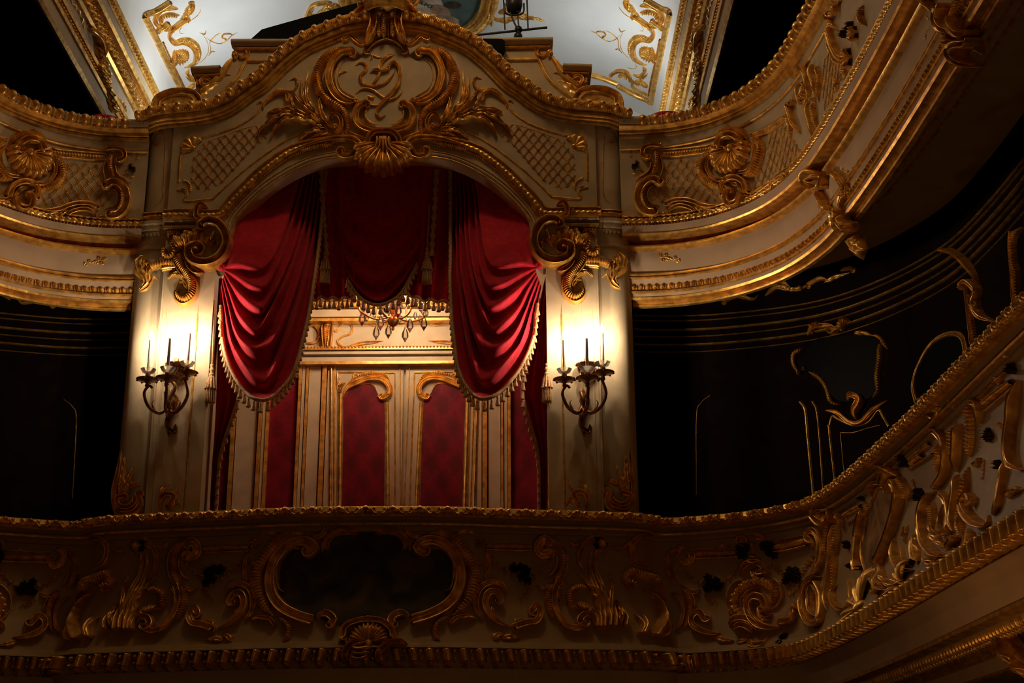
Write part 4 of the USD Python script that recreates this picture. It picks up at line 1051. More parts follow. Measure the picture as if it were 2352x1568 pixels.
    if sx > 0:
        k2 = thing('oval_bracket', 'second gilt bracket farther along the right upper fascia, at the top corner', 'carved bracket', S.to(np.array(5.2), np.array(6.4), np.array(0.0)))
        carve(S, (1552, 0), 2.94, '''
b 3.4 8 ; 1700,-30 1740,30 1800,80 1850,105 ; p=2.6
b 3.4 8 ; 1960,-40 1950,20 1930,80 1900,110 ; p=2.6
c 4 12 ; 1860,60 1850,130 1880,190 1950,230 ; c0=2,.5,1
c 4 13 ; 1930,80 1950,170 2010,230 2050,210
l 5 13 ; 1870,180 1900,260 1960,310 2030,330 ; n=4
c 4 14 ; 2060,300 1990,310 1970,370 2020,430 2090,450 ; c0=2,.6,1
l 4 13 ; 2000,260 2060,300 2090,370 ; n=4
l 1.8 2 ; 1690,110 1720,140 ; n=2
l 1.8 2 ; 1690,200 1730,180 ; n=2
l 1.8 2 ; 1680,270 1700,230 ; n=2
r .5 1 ; 1680,290 1700,200 1750,120''', k2, ls=.6)
    q = S.px(P('700,1150 720,1250 800,1330 900,1380', (1860, 380), 7.125))
    part(k, 'pendant_leaf', stroke(S, q, .09, .10, 'l', lobes=4, base=-.02), GOLD)
    c = S.to(np.array(.45), np.array(7.86), np.array(-.02)); b = solo('rail_cushion', 'dark red velvet cushion lying on the upper %s rail beside the pediment' % side, 'cushion', ball(c, 1, 16, (.17, .09, .05)), VELVET)
    return t


for sx in (1, -1): tier_up(sx)

# ================================================================= the lower tier
LPLAN = [(X0 + x, y) for x, y in ((0, -.58), (.6, -.55), (1.2, -.44), (1.85, -.34), (2.16, -.27), (2.25, -.2), (2.32, -.11), (2.45, -.09), (2.7, -.15), (3.1, -.33), (3.42, -.62), (3.6, -.98), (3.70, -1.7), (3.77, -3.16), (3.80, -5.1), (3.86, -7.0), (3.95, -9.5), (4.0, -11.5))]
SL = Swept(LPLAN, lambda z: np.interp(z, [2.6, 2.75, 2.93, 3.05, 3.3, 3.6, 3.9, 4.2], [.20, .26, .26, .18, .07, 0, 0, 0]))
LL = SL.L; LV = 9.6
HP = [p for p in LPLAN if p[0] < X0 + 2.2]
BOW = Swept([(2 * X0 - x, y) for x, y in HP[:0:-1]] + HP, SL.hz)   # the whole bow, for what sits at its middle
lb = thing('lower_balcony', 'bow fronted lower balcony parapet below the royal box, carved and gilded', 'balcony', (X0, -.5, 2.6))
for sx in (1, -1):
    S = SL if sx > 0 else Mirror(SL)
    part(lb, 'parapet_face', band(S, 0, LL, [(z, 0) for z in np.linspace(2.95, 3.9, 20)]), LOWER_PAINT, smooth=25)
    part(lb, 'rail_moulding', band(S, 0, LL, [(3.88, 0), (3.885, .02), (3.90, .03), (3.92, .025), (3.93, .055), (3.95, .06), (3.96, .045), (3.985, .09)]), LOWER_PAINT, smooth=25)
    part(lb, 'rail_fillet', band(S, 0, LL, [(3.925, .03), (3.925, .066), (3.94, .068), (3.945, .04)]), GOLD, smooth=25)
    part(lb, 'rail', band(S, 0, LL, [(3.98, .07), (3.985, .11), (4.02, .135), (4.06, .12), (4.07, .09), (4.075, -.16), (3.6, -.18), (2.9, -.18)]), GOLD, smooth=25)
    us = np.arange(.0, LL - .1, .21)
    for u in us:
        f = [stroke(S, [(u + a, 3.995), (u + a * 2.2, 4.03), (u + a * 2.6, 4.06)], .020, .055, 'l', lobes=2, base=.115) for a in (-.03, -.012, .012, .03)] + [dome(S, (u, 4.05), .026, .02, .05, n=8, m=4, base=.115)]
        f += [stroke(S, [(u + .105 + e * .025, 4.06), (u + .105 + e * .055, 4.03), (u + .105 + e * .03, 4.0), (u + .105 + e * .01, 4.02)], .014, .05, 'r', base=.115) for e in (-1, 1)]
        if u < LV: part(lb, 'rail_leaf', cat(*f), GOLD)
    us = np.arange(.04, LL - .1, .115)
    gad = lambda u, n, m: cat(stroke(S, [(u - .01, 2.935), (u + .002, 2.88), (u + .016, 2.81)], .033, .135, 'r', (.1, .1)), dome(S, (u - .006, 2.915), .012, .012, .15, n=n, m=m), dome(S, (u + .014, 2.812), .030, .030, .135, n=n, m=m), dome(S, (u + .056, 2.90), .016, .03, .10, n=n, m=m), dome(S, (u + .06, 2.845), .014, .026, .105, n=n, m=m))
    for u in us:
        if u < LV: part(lb, 'gadroon', gad(u, 8, 4), GOLD)
    part(lb, 'plinth', band(S, 0, LL, [(3.0, .0), (2.985, .03), (2.955, .04), (2.945, .07), (2.935, .07), (2.93, .02), (2.80, .04), (2.785, .06), (2.78, .08)]), LOWER_PAINT, smooth=25)
    part(lb, 'lower_fascia', band(S, 0, LL, [(2.785, .07), (2.78, .0), (2.60, -.02)]), FASCIA)
    part(lb, 'fascia_fillet', band(S, 0, LL, [(2.61, -.02), (2.605, .01), (2.585, .01), (2.58, -.03), (2.575, -.06)]), GOLD, smooth=25)
    part(lb, 'soffit', band(S, 0, LL, [(2.58, -.05), (2.59, -.34)]), PAINT)
    part(lb, 'soffit_leaf_row', cat(*[dome(S, (u, 2.575), .028, .05, .04, n=6, m=3, base=-.13) for u in np.arange(.03, 8, .06)], *[dome(S, (u + .03, 2.575), .02, .04, .04, n=6, m=3, base=-.22) for u in np.arange(.03, 8, .06)]), GOLD, kind='stuff')
    part(lb, 'soffit_fillet', band(S, 0, LL, [(2.585, -.33), (2.56, -.33), (2.545, -.35), (2.53, -.34), (2.52, -.36)]), GOLD, smooth=25)
    part(lb, 'soffit_fascia', band(S, 0, LL, [(2.525, -.36), (2.45, -.38), (2.44, -.42)]), FASCIA)
    part(lb, 'soffit_fillet', band(S, 0, LL, [(2.45, -.38), (2.43, -.37), (2.42, -.40), (2.42, -.9), (2.35, -1.0)]), GOLD, smooth=25)
    g = group(lb, 'bow_carving')
    SS = Mirror(SL) if sx < 0 else SL                  # the bow is traced on its right half and mirrored
    carve(SS, (1060, 1180), 4.356, '''
b 2.0 4 0 0 ; 240,325 400,325 560,325 700,335 ; p=2.4
r .8 3 0 0 ; 240,362 400,365 560,372 700,375
c 3.6 6 0 0 ; 890,330 830,265 760,330 790,410 870,400 ; c1=1.6,.6,-1
b 3.2 7 0 .1 ; 850,260 950,300 1010,400 1015,520 970,630 920,700 ; p=2.4
r 1.0 6 ; 960,270 1040,380 1050,520 1010,640 940,710
b 3.0 7 ; 910,700 870,790 865,880 890,980 930,1040 ; p=2.4
c 2.4 6 0 0 ; 960,700 925,800 930,930 980,1040 1070,1130 1170,1140 1240,1090 ; c0=1.5,.6,-1 c1=3,.9,1
r .9 5 ; 1020,720 960,790 980,880
l 2.4 5 ; 920,700 830,740 740,720 ; n=3
r .9 4 ; 950,400 945,520 900,600 840,640
r .8 4 ; 220,370 265,470 260,580 210,690
c 2.2 5 ; 440,800 400,720 300,690 190,740 140,850 150,970 220,1060
c 2.6 6 ; 380,860 340,790 260,800 230,900 270,1000 360,1080 480,1130 ; c0=2,.8,-1
l 2 4 ; 330,1000 300,940 320,900 ; n=2
c 2.6 6 ; 520,1130 640,1090 740,1070 780,990 740,930 700,970 ; c0=1,.4,1 c1=2,.8,1
l 3 5 ; 510,1120 560,1070 640,1060 ; n=2
g 2.4 4 ; 260,420 330,490 420,560 500,610
g 2.4 4 ; 640,610 740,590 810,540 855,470
d 6.5 7 ; 575,610
l 1.6 3 ; 540,480 560,540 ; n=2
g 1.6 3 ; 620,680 680,740 600,830
l 3 6 ; 320,1260 350,1210 420,1200 ; n=3
l 3 6 ; 400,1250 480,1230 590,1240 ; n=3
r 1.2 4 ; 0,1060 60,1030 150,1050
w 4 6 ; 180,290''', g, ls=1.22, hs=1.2)
    carve(SS, (1060, 1180), 4.356, '''
l 3.6 9 ; 1400,1140 1390,900 1320,700 1270,480 1310,360 ; n=3
l 3.2 9 ; 1440,1140 1450,960 1400,760 1330,520 1350,370 1430,400 ; n=3
l 3.0 8 ; 1480,1140 1480,900 1500,700 1470,620 1510,580 ; n=3
l 3.2 8 ; 1380,1000 1340,820 1230,660 1160,600 ; n=4
k 7 8 ; 1330,960 1260,900 1160,880 1110,900 ; p=2.6
b 3 8 ; 1260,740 1150,740 1080,800 1090,920 1160,930 ; p=2.4
c 2.6 8 ; 1330,1130 1290,1020 1210,1020 1170,1080 1230,1110 ; c1=1.6,.6,1
r 1.8 8 .02 .5 ; 1345,1150 1345,1060 1330,980
r 1.8 9 .02 .5 ; 1375,1155 1378,1050 1360,950
r 1.8 9 .02 .5 ; 1410,1155 1420,1050 1410,900
r 1.8 9 .02 .5 ; 1465,1145 1475,1040 1460,900
r 1.8 9 .02 .5 ; 1525,1150 1530,1040 1520,900
l 3 9 ; 1570,1120 1590,980 1540,880 1520,920 ; n=3
r 1.6 8 .02 .5 ; 1620,1140 1640,1040 1600,940
r 1.6 8 .02 .5 ; 1760,1215 1800,1120 1760,1040 1720,1010
r 1.8 8 .02 .5 ; 1790,1210 1830,1100 1800,1000
r 1.8 9 .02 .5 ; 1900,1230 1960,1120 1970,950 1900,820 1790,760
c 2.2 8 ; 1940,1240 2010,1100 2020,940
c 2 6 ; 1900,215 1790,220 1700,290 1690,400 1740,480 1850,540
b 4 9 ; 1690,700 1640,660 1680,580 1790,620 1900,660 1980,760 2030,880 ; p=2.6 c0=2,.7,-1
c 2 6 ; 1330,290 1230,310 1180,400 1180,500 1230,560
b 2.2 5 ; 1080,250 1110,310 1200,300 1300,230 1400,220 1440,260 ; p=2
b 2.0 5 ; 1500,330 1580,350 1650,310 1700,250 ; p=2
o 4 7 ; 1400,300
d 4 5 ; 1390,290''', group(lb, 'acanthus_carving'), ls=1.15, hs=1.15)
    carve(SS, (1500, 1150), 4.48, '''
c 3.0 6 ; 380,490 290,490 290,590 370,640 410,580 ; c1=1.6,.6,1
b 3.2 6 ; 250,490 160,560 150,680 180,800 240,870 ; p=2.4
r .9 4 ; 230,610 220,720 260,820 300,860
b 3.4 6 ; 290,890 360,970 385,1080 370,1200 320,1320 ; p=2.4
c 2.0 5 ; 180,950 270,990 315,1100 290,1250 220,1350
r .9 4 ; 400,950 435,1030 430,1110
c 1.8 4 ; 290,880 370,930 440,940 490,910
b 2.4 5 0 0 ; 440,545 560,545 720,542 860,535 ; p=2.2
r .9 4 0 0 ; 440,600 560,595 740,590 880,580
r .7 3 0 0 ; 420,490 560,490 720,475 900,465
o 2 4 ; 715,455
b 2.8 5 0 0 ; 1250,485 1380,460 1500,430 1620,405 ; p=2.2
r 1.0 4 0 0 ; 1240,530 1400,510 1600,460
r .7 3 0 0 ; 1210,415 1400,385 1610,345
b 2.4 8 ; 1040,430 1045,500 1040,560 ; p=2
c 3 8 ; 980,470 960,410 910,410 ; c1=1,.5,1
c 3 8 ; 1000,590 1050,620 1110,590
d 5 8 ; 930,510
d 6 8 ; 1190,520
c 3 8 ; 1060,380 1120,370 1160,420
c 3.0 6 ; 1640,490 1680,430 1620,380 1650,310 1720,330 1765,440 1760,580 1700,720 1590,800
b 2.2 6 ; 1720,460 1740,560 1690,680 ; p=2.4
g 2.2 4 ; 315,720 400,800 470,840 540,850
g 2.2 4 ; 720,820 800,780 850,720 900,660
d 6.5 7 ; 620,845
g 2.2 4 ; 1220,640 1290,700 1350,760
g 2.2 4 ; 1530,740 1590,670 1660,570
d 6.5 7 ; 1440,750
g 1.6 3 ; 540,960 590,1030 650,1030
g 1.6 3 ; 1500,860 1450,940 1400,970
k 7 7 ; 940,1180 880,1080 890,980 960,910 1060,870 1150,880 1220,940 ; p=3.4
b 3.6 7 ; 1190,830 1260,920 1250,1000 1220,1060 ; p=2.6
c 1.8 6 ; 930,1100 940,1010 1010,940 1110,910
c 3.2 8 0 .2 ; 1180,1080 1150,1010 1060,990 1000,1050 1010,1150 1080,1250 1190,1300 1320,1310 ; c0=3,.9,-1
l 3 7 ; 1200,1240 1120,1180 1080,1100 ; n=3
c 1.6 5 ; 1240,1170 1180,1180 1140,1120
r .9 4 ; 960,815 860,830 780,920 755,1030 790,1140 860,1190
r .9 4 ; 1230,790 1320,850 1345,960 1290,1080 1190,1130
c 2.6 7 ; 915,780 940,690 1020,640 1120,650 1180,720 1110,740 ; c1=1.4,.5,-1
l 3 7 ; 1030,700 1060,790 1140,840 ; n=3
c 3.0 7 ; 540,1220 480,1150 410,1200 420,1280 520,1340 640,1370 700,1365 ; c0=2,.7,1
c 3.0 7 ; 780,1270 850,1215 950,1205 1040,1240 1100,1320 1080,1400
c 2.6 8 ; 830,1310 920,1280 1000,1300 1050,1360
c 3.0 7 ; 1310,1300 1340,1240 1420,1230 1470,1180 1450,1100
b 2.6 7 ; 1440,1130 1480,1080 1540,1120 ; p=2
l 3 6 ; 640,1400 740,1430 840,1440 ; n=4
l 3 6 ; 860,1450 940,1440 1000,1420 ; n=4
c 2.6 6 ; 990,1430 1060,1480 1160,1460 1190,1390
d 4 5 ; 1330,1430
c 2.4 7 0 0 ; 1700,790 1610,860 1570,1000 1590,1150 1660,1250 1740,1240 1770,1130 1760,950 1700,850
b 2 7 ; 1690,880 1690,1000 1720,1100 ; p=2
b 3 6 ; 1580,830 1545,950 1550,1080 1600,1200 ; p=2.6''', group(lb, 'swag_field'), ls=1.1, hs=1.1)
    carve(SS, (1860, 1020), 3.733, '''
c 5 13 ; 240,560 150,540 90,600 150,670 210,640 ; c1=3,.6,1
s 4 13 ; 150,590 150,650 ; a=200 n=7
b 3.0 8 ; 160,680 175,800 170,900 190,1000 ; p=3
c 2.4 8 ; 215,680 200,900 190,1100 165,1300 160,1420
b 3.0 8 ; 250,620 255,780 235,900 230,1100 200,1250 ; p=3
c 3.0 8 ; 60,730 115,790 135,900 110,1010 40,1100 0,1130 ; c0=2.5,.6,1
b 2.0 6 ; 90,830 110,920 80,1010 ; p=2.4
c 2.0 7 ; 110,1140 50,1150 10,1250 20,1400 80,1480
b 2.8 5 0 0 ; 310,610 370,570 450,530 ; p=2.2
r 1.0 4 0 0 ; 330,680 390,640 460,590
c 2.4 9 ; 260,590 290,640 280,720
d 4 8 ; 335,860
d 3.4 8 ; 460,460
w 3 9 ; 515,530
l 2 6 ; 380,500 385,460 ; n=2
d 2.6 6 ; 350,1040
c 2.4 8 ; 240,1200 215,1270 250,1370 320,1410 370,1330
c 1.6 5 ; 350,1150 370,1250 360,1340
s 6 10 ; 440,1390 440,1200 ; a=150 n=7
c 3.0 10 0 0 ; 490,600 455,760 450,900 440,1000 450,1060 ; c0=1.6,.5,1
c 2.0 9 ; 560,460 550,380 600,330 660,350
b 4.0 12 ; 570,210 640,190 720,210 800,280 ; p=2.6
c 3.4 12 ; 650,280 720,250 700,330 ; c1=2,.5,1
c 3.0 10 0 0 ; 720,400 760,320 800,420 780,580 730,740 670,900 620,1000 ; c0=2,.7,-1
b 3.0 10 ; 800,280 850,380 840,480 ; p=2.4
l 4 9 ; 740,130 790,100 800,40 ; n=3
d 4.5 10 ; 840,140
b 2.8 6 0 0 ; 890,160 930,120 980,90 ; p=2.2
l 3 9 ; 620,1000 640,1100 690,1200 740,1250 ; n=4
c 3 9 ; 630,1080 620,1180 680,1240
c 3 9 ; 550,1180 570,1130 620,1200 600,1260 ; c1=1.6,.5,-1
s 6 10 ; 800,1190 800,1080 ; a=150 n=9
c 2.4 8 ; 740,800 760,950 820,1060 900,1080
r 1.0 5 ; 800,870 830,980 890,1050
l 2.6 7 ; 850,690 830,760 830,850 ; n=3
d 3 6 ; 900,1000
d 4 7 ; 945,440
g 2 4 ; 890,300 910,380 930,470
g 2 4 ; 960,600 920,700
c 3 8 ; 930,760 935,880 950,1000
c 3 8 ; 790,1200 900,1230 930,1140''', group(lb, 'portrait_field'), ls=.68, hs=.8)
    carve(SS, (2080, 780), 2.905, '''
c 5 14 ; 360,470 330,390 240,390 210,450 270,500 ; c1=3,.6,1
s 4 14 ; 290,430 290,490 ; a=200 n=7
o 2.6 9 ; 375,370
b 3 8 ; 320,590 330,700 320,780 ; p=3
c 2.6 9 ; 375,560 370,720 350,880
b 3 9 ; 440,420 455,560 450,700 435,780 ; p=3
c 2.4 9 ; 360,900 370,1000 350,1150 340,1280
b 3 9 ; 430,850 420,1000 395,1150 395,1330 ; p=3
c 3 8 ; 170,640 230,610 290,700 290,850 250,950 180,990
b 2 7 ; 220,700 235,780 215,880 ; p=2.4
b 2.8 5 0 0 ; 40,800 100,750 170,690 ; p=2.2
r 1 4 0 0 ; 40,860 120,810 190,760
l 2 6 ; 75,730 90,680 ; n=2
d 5 8 ; 110,1020
c 2.6 9 ; 210,1010 160,1060 130,1180 150,1320 220,1420 290,1440
c 2.4 9 ; 240,1010 310,1060 330,1160 320,1260 280,1290 250,1230 260,1100
b 3 9 ; 200,1080 210,1200 230,1300 ; p=2.6
l 4 9 ; 170,1220 220,1320 300,1400 ; n=4
c 2.4 10 ; 320,1330 370,1320 340,1370 ; c1=1.4,.6,1
c 3 9 ; 350,1400 430,1420 460,1330 430,1260
b 2.8 6 0 0 ; 540,420 600,370 720,280 ; p=2.2
r 1 4 0 0 ; 540,480 640,400 740,310
r .8 4 0 0 ; 500,390 600,290 690,210
c 2.4 8 ; 450,420 500,420 520,480 500,560
l 2 7 ; 610,240 640,280 640,330 ; n=2
d 6 8 ; 570,640
d 3 6 ; 630,830
g 2 4 ; 620,560 680,600
g 1.6 4 ; 530,800 520,930
c 3 9 ; 470,1090 450,1040 420,1100 470,1190 560,1240 570,1170 ; c0=1.6,.7,1
c 2 7 ; 680,800 670,950 640,1100 590,1170
l 4 9 ; 600,1330 660,1280 740,1240 ; n=4
c 2.6 9 ; 770,270 740,500 720,700 740,820 790,870
l 4 9 ; 700,1060 730,1010 790,1000 ; n=3
l 3 9 ; 80,1290 100,1400 90,1500 ; n=3
l 4 9 ; 130,1440 200,1490 280,1500 ; n=4
d 4 8 ; 730,190
o 2.6 9 ; 720,110
l 2 7 ; 470,850 510,790 490,830 ; n=2''', group(lb, 'pier_carving'), ls=.62, hs=.75)

# the central painted cartouche of the bow and the painted portrait on the right-hand tier
pc = thing('painted_cartouche', 'dark painting in a gilt scrolled frame at the centre of the bow parapet', 'painting', (X0, -.6, 3.0))
CZ2 = ((580, 1180), 4.041); S = SL
half = SL.px(P('1110,195 1220,175 1340,195 1400,290 1430,350 1560,345 1700,320 1800,370 1860,480 1872,600 1850,700 1790,790 1660,880 1500,930 1380,985 1250,1010 1110,1020', *CZ2))
pa = crom(half, step=.03); pa[:, 0] = np.maximum(pa[:, 0], 0); u0 = BOW.L / 2
rows = np.array([[[u0 + u * k, v] for k in np.linspace(-1, 1, 33)] for u, v in pa])
part(pc, 'canvas', grid(BOW.to(rows[..., 0], rows[..., 1], .012 + 0 * rows[..., 0])), CANVAS)
for pts, w, h in (('610,640 700,610 780,660 720,720 640,760', .05, .004), ('960,560 1040,600 1150,600 1230,650', .06, .005), ('1180,620 1210,520 1230,440', .04, .006), ('830,500 850,570', .03, .004), ('780,790 880,720 960,650', .045, .004), ('1000,380 1060,430', .05, .004), ('640,720 620,820 700,800', .04, .004)):
    part(pc, 'painted_figure', stroke(BOW, BOW.px(P(pts, *CZ2)), w, h, 'r', (.4, .5), base=.012), FIGURE)
part(pc, 'painted_figure', dome(BOW, BOW.px(P('1210,650', *CZ2))[0], .12, .075, .006, base=.012), FIGURE)
for SS in (SL, Mirror(SL)):
    carve(SS, *CZ2, '''
c 4.6 9 0 0 ; 1580,365 1530,320 1600,260 1710,260 1820,330 1900,450 1925,590 1890,740 1790,860 1640,940 1480,990 ; c0=2.6,.7,1
r 1.4 7 ; 1640,330 1760,320 1840,400 1865,540 1840,680 1780,720
b 6.5 9 ; 1640,180 1770,190 1890,270 1990,400 2050,540 2050,660 2000,790 1920,880 1850,950 ; p=3.4
b 2.8 7 ; 1460,360 1455,280 1400,190 1300,150 1120,160 ; p=2.2
c 2 6 ; 1390,355 1420,290 1370,210 1270,180 1120,190
c 2.2 6 ; 1520,100 1460,80 1440,150 1490,210 1600,220
c 3.4 8 ; 1440,990 1420,935 1350,930 1290,980 1310,1030 ; c1=1.2,.5,1
b 2.6 8 ; 1810,950 1720,1010 1690,1100 1740,1190 ; p=2.4
c 1.8 6 ; 1820,1040 1880,970 1980,950 2060,965
l 3 7 ; 2040,480 2110,450 2150,460 ; n=3
l 2.6 6 ; 1890,200 1960,165 2100,190 ; n=3
l 2 6 ; 1200,105 1270,90 ; n=2
o 2 6 ; 1350,70
c 2.0 6 ; 2160,350 2185,480 2160,640''', pc)
dr = thing('shell_drop', 'gilt shell with looped scrolls hanging over the bow moulding below the dark painting', 'carved shell', (X0, -.8, 2.9))
zs = BOW.px(P('1080,1200 1080,1000', *CZ2))
part(dr, 'shell', shell(BOW, zs[0], zs[1], 170, .09, 13, base=.03), GOLD)
carve(BOW, *CZ2, '''
c 2.6 10 ; 840,1150 870,1050 970,1000 1080,985 1200,1000 1290,1070 1310,1150 ; c0=1.5,.5,1 c1=1.5,.5,-1
c 3.0 15 ; 1050,1190 960,1210 900,1260 870,1330 885,1410 ; z=3
c 3.0 15 ; 1440,1215 1330,1205 1240,1240 1180,1320 1170,1415 ; z=3
l 3 10 ; 1310,1235 1240,1245 1180,1290 ; n=3 z=2
r 2.2 14 ; 920,1255 1010,1270 1120,1245 ; z=4
r 2.2 14 ; 915,1300 1010,1315 1110,1295 ; z=4
r 2.2 14 ; 910,1345 1000,1360 1090,1340 ; z=4
l 3 9 ; 860,1170 900,1190 1000,1190 ; n=3 z=3
l 3 9 ; 1300,1180 1220,1190 1130,1190 ; n=3 z=3
l 2.4 6 ; 1080,990 1070,960 1110,945 ; n=2''', dr)
for sx in (1, -1):
    SS = SL if sx > 0 else Mirror(SL)
    q = SL.px(P('600,375 680,370 740,440 770,520 740,640 690,800 630,960 600,1110 520,1130 470,1000 465,850 500,640 560,480', (1860, 1020), 3.733))
    c = q.mean(0); ring = crom(np.vstack([q, q[:1]]), n=60); rows = c + (ring - c)[:, None] * np.linspace(0, 1, 8)[None, :, None]
    t = thing('landscape_painting', 'brown landscape painting set in the gilt parapet of the %s tier' % ('right' if sx > 0 else 'left'), 'painting', SS.to(c[0], c[1], np.array(0.)))
    part(t, 'canvas', grid(SS.to(rows[..., 0], rows[..., 1], .012 + 0 * rows[..., 0])), LANDSCAPE)
    part(t, 'bead', stroke(SS, ring, .012, .035, 'r', (0, 0), straight=True), GOLD)
# bracket blocks under the bow and consoles under the side tier
for px, lab in (((160, 1556), 'gilt topped bracket block under the left corner of the bow'), ((296, 1552), 'smaller bracket block under the bow right of the corner block'), ((1505, 1548), 'gilt topped bracket block under the right corner of the bow'), ((1400, 1546), 'smaller bracket block under the bow left of the right corner block')):
    p = at(px[0], px[1], -.30); w = .22 if 'topped' in lab else .13
    t = thing('bracket_block', lab, 'bracket', (p[0], -.3, 2.3))
    part(t, 'block', box(p[0] - w, p[0] + w, -.42, .1, 2.2, 2.60), FASCIA, smooth=False); part(t, 'ledge', box(p[0] - w - .03, p[0] + w + .03, -.46, .1, 2.60, 2.66), GOLD, smooth=False)
for pts, lab in (('2180,1430 2220,1490 2270,1540 2352,1568', 'carved gilt console under the side tier at the lower right corner'), ('1880,1515 1920,1545 1960,1575', 'small gilt console under the side tier nearer the bow')):
    q = SL.px(P(pts)); t = thing('console', lab, 'carved console', SL.to(q[0, 0], q[0, 1], np.array(0.)))
    part(t, 'scroll', stroke(SL, q, .05, .10, 'c', (0, .2), base=-.28), GOLD); part(t, 'acanthus_leaf', stroke(SL, q + np.array([.02, -.01]), .03, .12, 'l', lobes=5, base=-.24), GOLD)
    part(t, 'console_cap', dome(SL, q[0], .12, .07, .12, base=-.24), GOLD)
# ================================================================= walls behind the tiers
WL = Swept([(X0 + x, y) for x, y in ((1.9, .75), (2.4, .9), (3.2, .85), (4.1, .45), (4.7, -.5), (4.9, -1.6), (4.95, -4), (5.05, -8), (5.2, -12))])
for sx in (1, -1):
    S = WL if sx > 0 else Mirror(WL); side = 'right' if sx > 0 else 'left'
    t = thing('wall_lower_%s' % side, 'dark burgundy wall behind the %s lower boxes' % side, None, kind='structure')
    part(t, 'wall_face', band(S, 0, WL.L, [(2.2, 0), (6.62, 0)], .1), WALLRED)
    for z, w, h in ((6.24, .006, .03), (6.19, .004, .03), (6.10, .010, .04), (6.03, .004, .03), (5.95, .009, .04), (5.88, .004, .02)): part(t, 'cornice_fillet', stroke(S, [(u, z) for u in np.arange(0, WL.L, .1)], w, h, 'f', (0, 0), straight=True), GOLD)
    carve(S, (1552, 517), 2.94, '''
c 2.2 3 ; 330,510 420,480 520,500 560,470 ; c0=2,.7,1
c 2.4 3 ; 600,480 680,420 760,430 740,400 ; c1=2.4,.8,1
l 3 3 ; 740,430 830,430 900,400 ; n=4
o 3 4 ; 840,425
c 2.4 3 ; 900,400 980,360 1040,380 ; c0=2,.7,1
l 3 3 ; 1000,390 1080,350 1180,320 ; n=4
c 2 3 ; 1110,310 1180,290 1200,310 ; c1=1.6,.7,1''', t)
    carve(S, (1552, 517), 2.94, '''
f 1.4 2 0 0 ; 840,1190 875,1250 890,1400 930,1820
f 1.0 2 0 0 ; 925,1190 960,1300 1000,1820
f 1.2 2 0 0 ; 1040,1350 1060,1290 1100,1310 1200,1350 1300,1330 1370,1250 1400,1290 1440,1360
f 1.2 2 0 0 ; 1035,1350 1050,1500 1080,1750
r .6 1.5 0 0 ; 1115,1400 1200,1400 1300,1370 1385,1350
r .6 1.5 0 0 ; 1115,1400 1130,1580 1150,1750
f .5 1 0 0 ; 140,1820 140,1300 170,1200 230,1150''', t)
    f = thing('floor_lower_%s' % side, 'dark floor of the %s lower boxes' % side, None, kind='structure')
    part(f, 'floor_face', band(Mirror(SL) if sx < 0 else SL, 2.3, SL.L, [(2.95, -.2), (2.95, -1.3)], .1), WOOD)
    f = thing('floor_upper_%s' % side, 'dark floor of the %s upper boxes' % side, None, kind='structure')
    part(f, 'floor_face', band(Mirror(SU) if sx < 0 else SU, 0, SU.L, [(6.75, .0), (6.72, -1.4)], .1), WOOD)
    t = thing('wall_upper_%s' % side, 'dark burgundy wall behind the %s upper gallery' % side, None, kind='structure')
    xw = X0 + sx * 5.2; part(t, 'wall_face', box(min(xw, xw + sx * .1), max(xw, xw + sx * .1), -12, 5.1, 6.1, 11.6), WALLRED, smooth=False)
    SG = Flat(4.995) if sx > 0 else Mirror(Flat(4.995))
    g = thing('gallery_bracket', 'small gilt scroll bracket glinting in the dark %s gallery' % side, 'carved bracket', SG.to(np.array(4.3), np.array(9.0), np.array(0.0)))
    carve(SG, (1552, 0), 2.94, '''
c 5 14 ; 440,480 380,490 365,540 400,580 ; c0=2,.6,1
l 4 14 ; 430,560 430,610 410,640 ; n=3
b 4 12 ; 400,500 390,540 420,560 ; p=3
o 3 12 ; 455,490
o 2 10 ; 430,630''', g)
    # pier between two boxes with a long gilt scroll
    SP = Swept(LPLAN, lambda z: -.30 + 0 * z); SP = SP if sx > 0 else Mirror(SP)
    p = thing('pier_scroll', 'tall gilt scroll on the pier between two boxes of the %s lower tier' % side, 'carved scroll', SP.to(np.array(5.5), np.array(4.2), np.array(0.0)))
    carve(SP, (1552, 517), 2.94, '''
b 3.6 8 ; 1790,170 1880,180 1960,240 2020,320 2050,400 ; p=2.6
c 3 8 ; 1960,400 2000,380 2060,440 2040,520 2080,610 2160,650 ; c0=2,.6,1
l 3.4 8 ; 2050,480 2060,570 2110,640 ; n=4
r .8 4 0 0 ; 1970,440 1990,620 2010,800
b 1.6 4 0 0 ; 1990,470 2010,650 2030,790 ; p=2.4
b 2.4 6 ; 2350,10 2310,60 2290,130 2300,250 2320,330 2310,520 ; p=2.4
r .8 4 0 0 ; 2275,40 2270,150 2285,330 2295,520''', p, ls=.55, hs=.8)
    m = thing('gilt_mirror', 'dark shield shaped mirror in a beaded gilt frame on the %s box wall' % side, 'mirror', S.to(np.array(2.6), np.array(4.9), np.array(0.0)))
    q = WL.px(P('890,850 960,770 1100,760 1250,740 1390,790 1380,900 1370,1050 1330,1160 1220,1190 1120,1190 1060,1150 1010,1060 930,990 830,980', (1552, 517), 2.94)); c = q.mean(0)
    ring = crom(np.vstack([q, q[:1]]), n=60); rows = c + (ring - c)[:, None] * np.linspace(0, 1, 6)[None, :, None]
    part(m, 'glass', grid(S.to(rows[..., 0], rows[..., 1], .02 + 0 * rows[..., 0])), MIRROR)
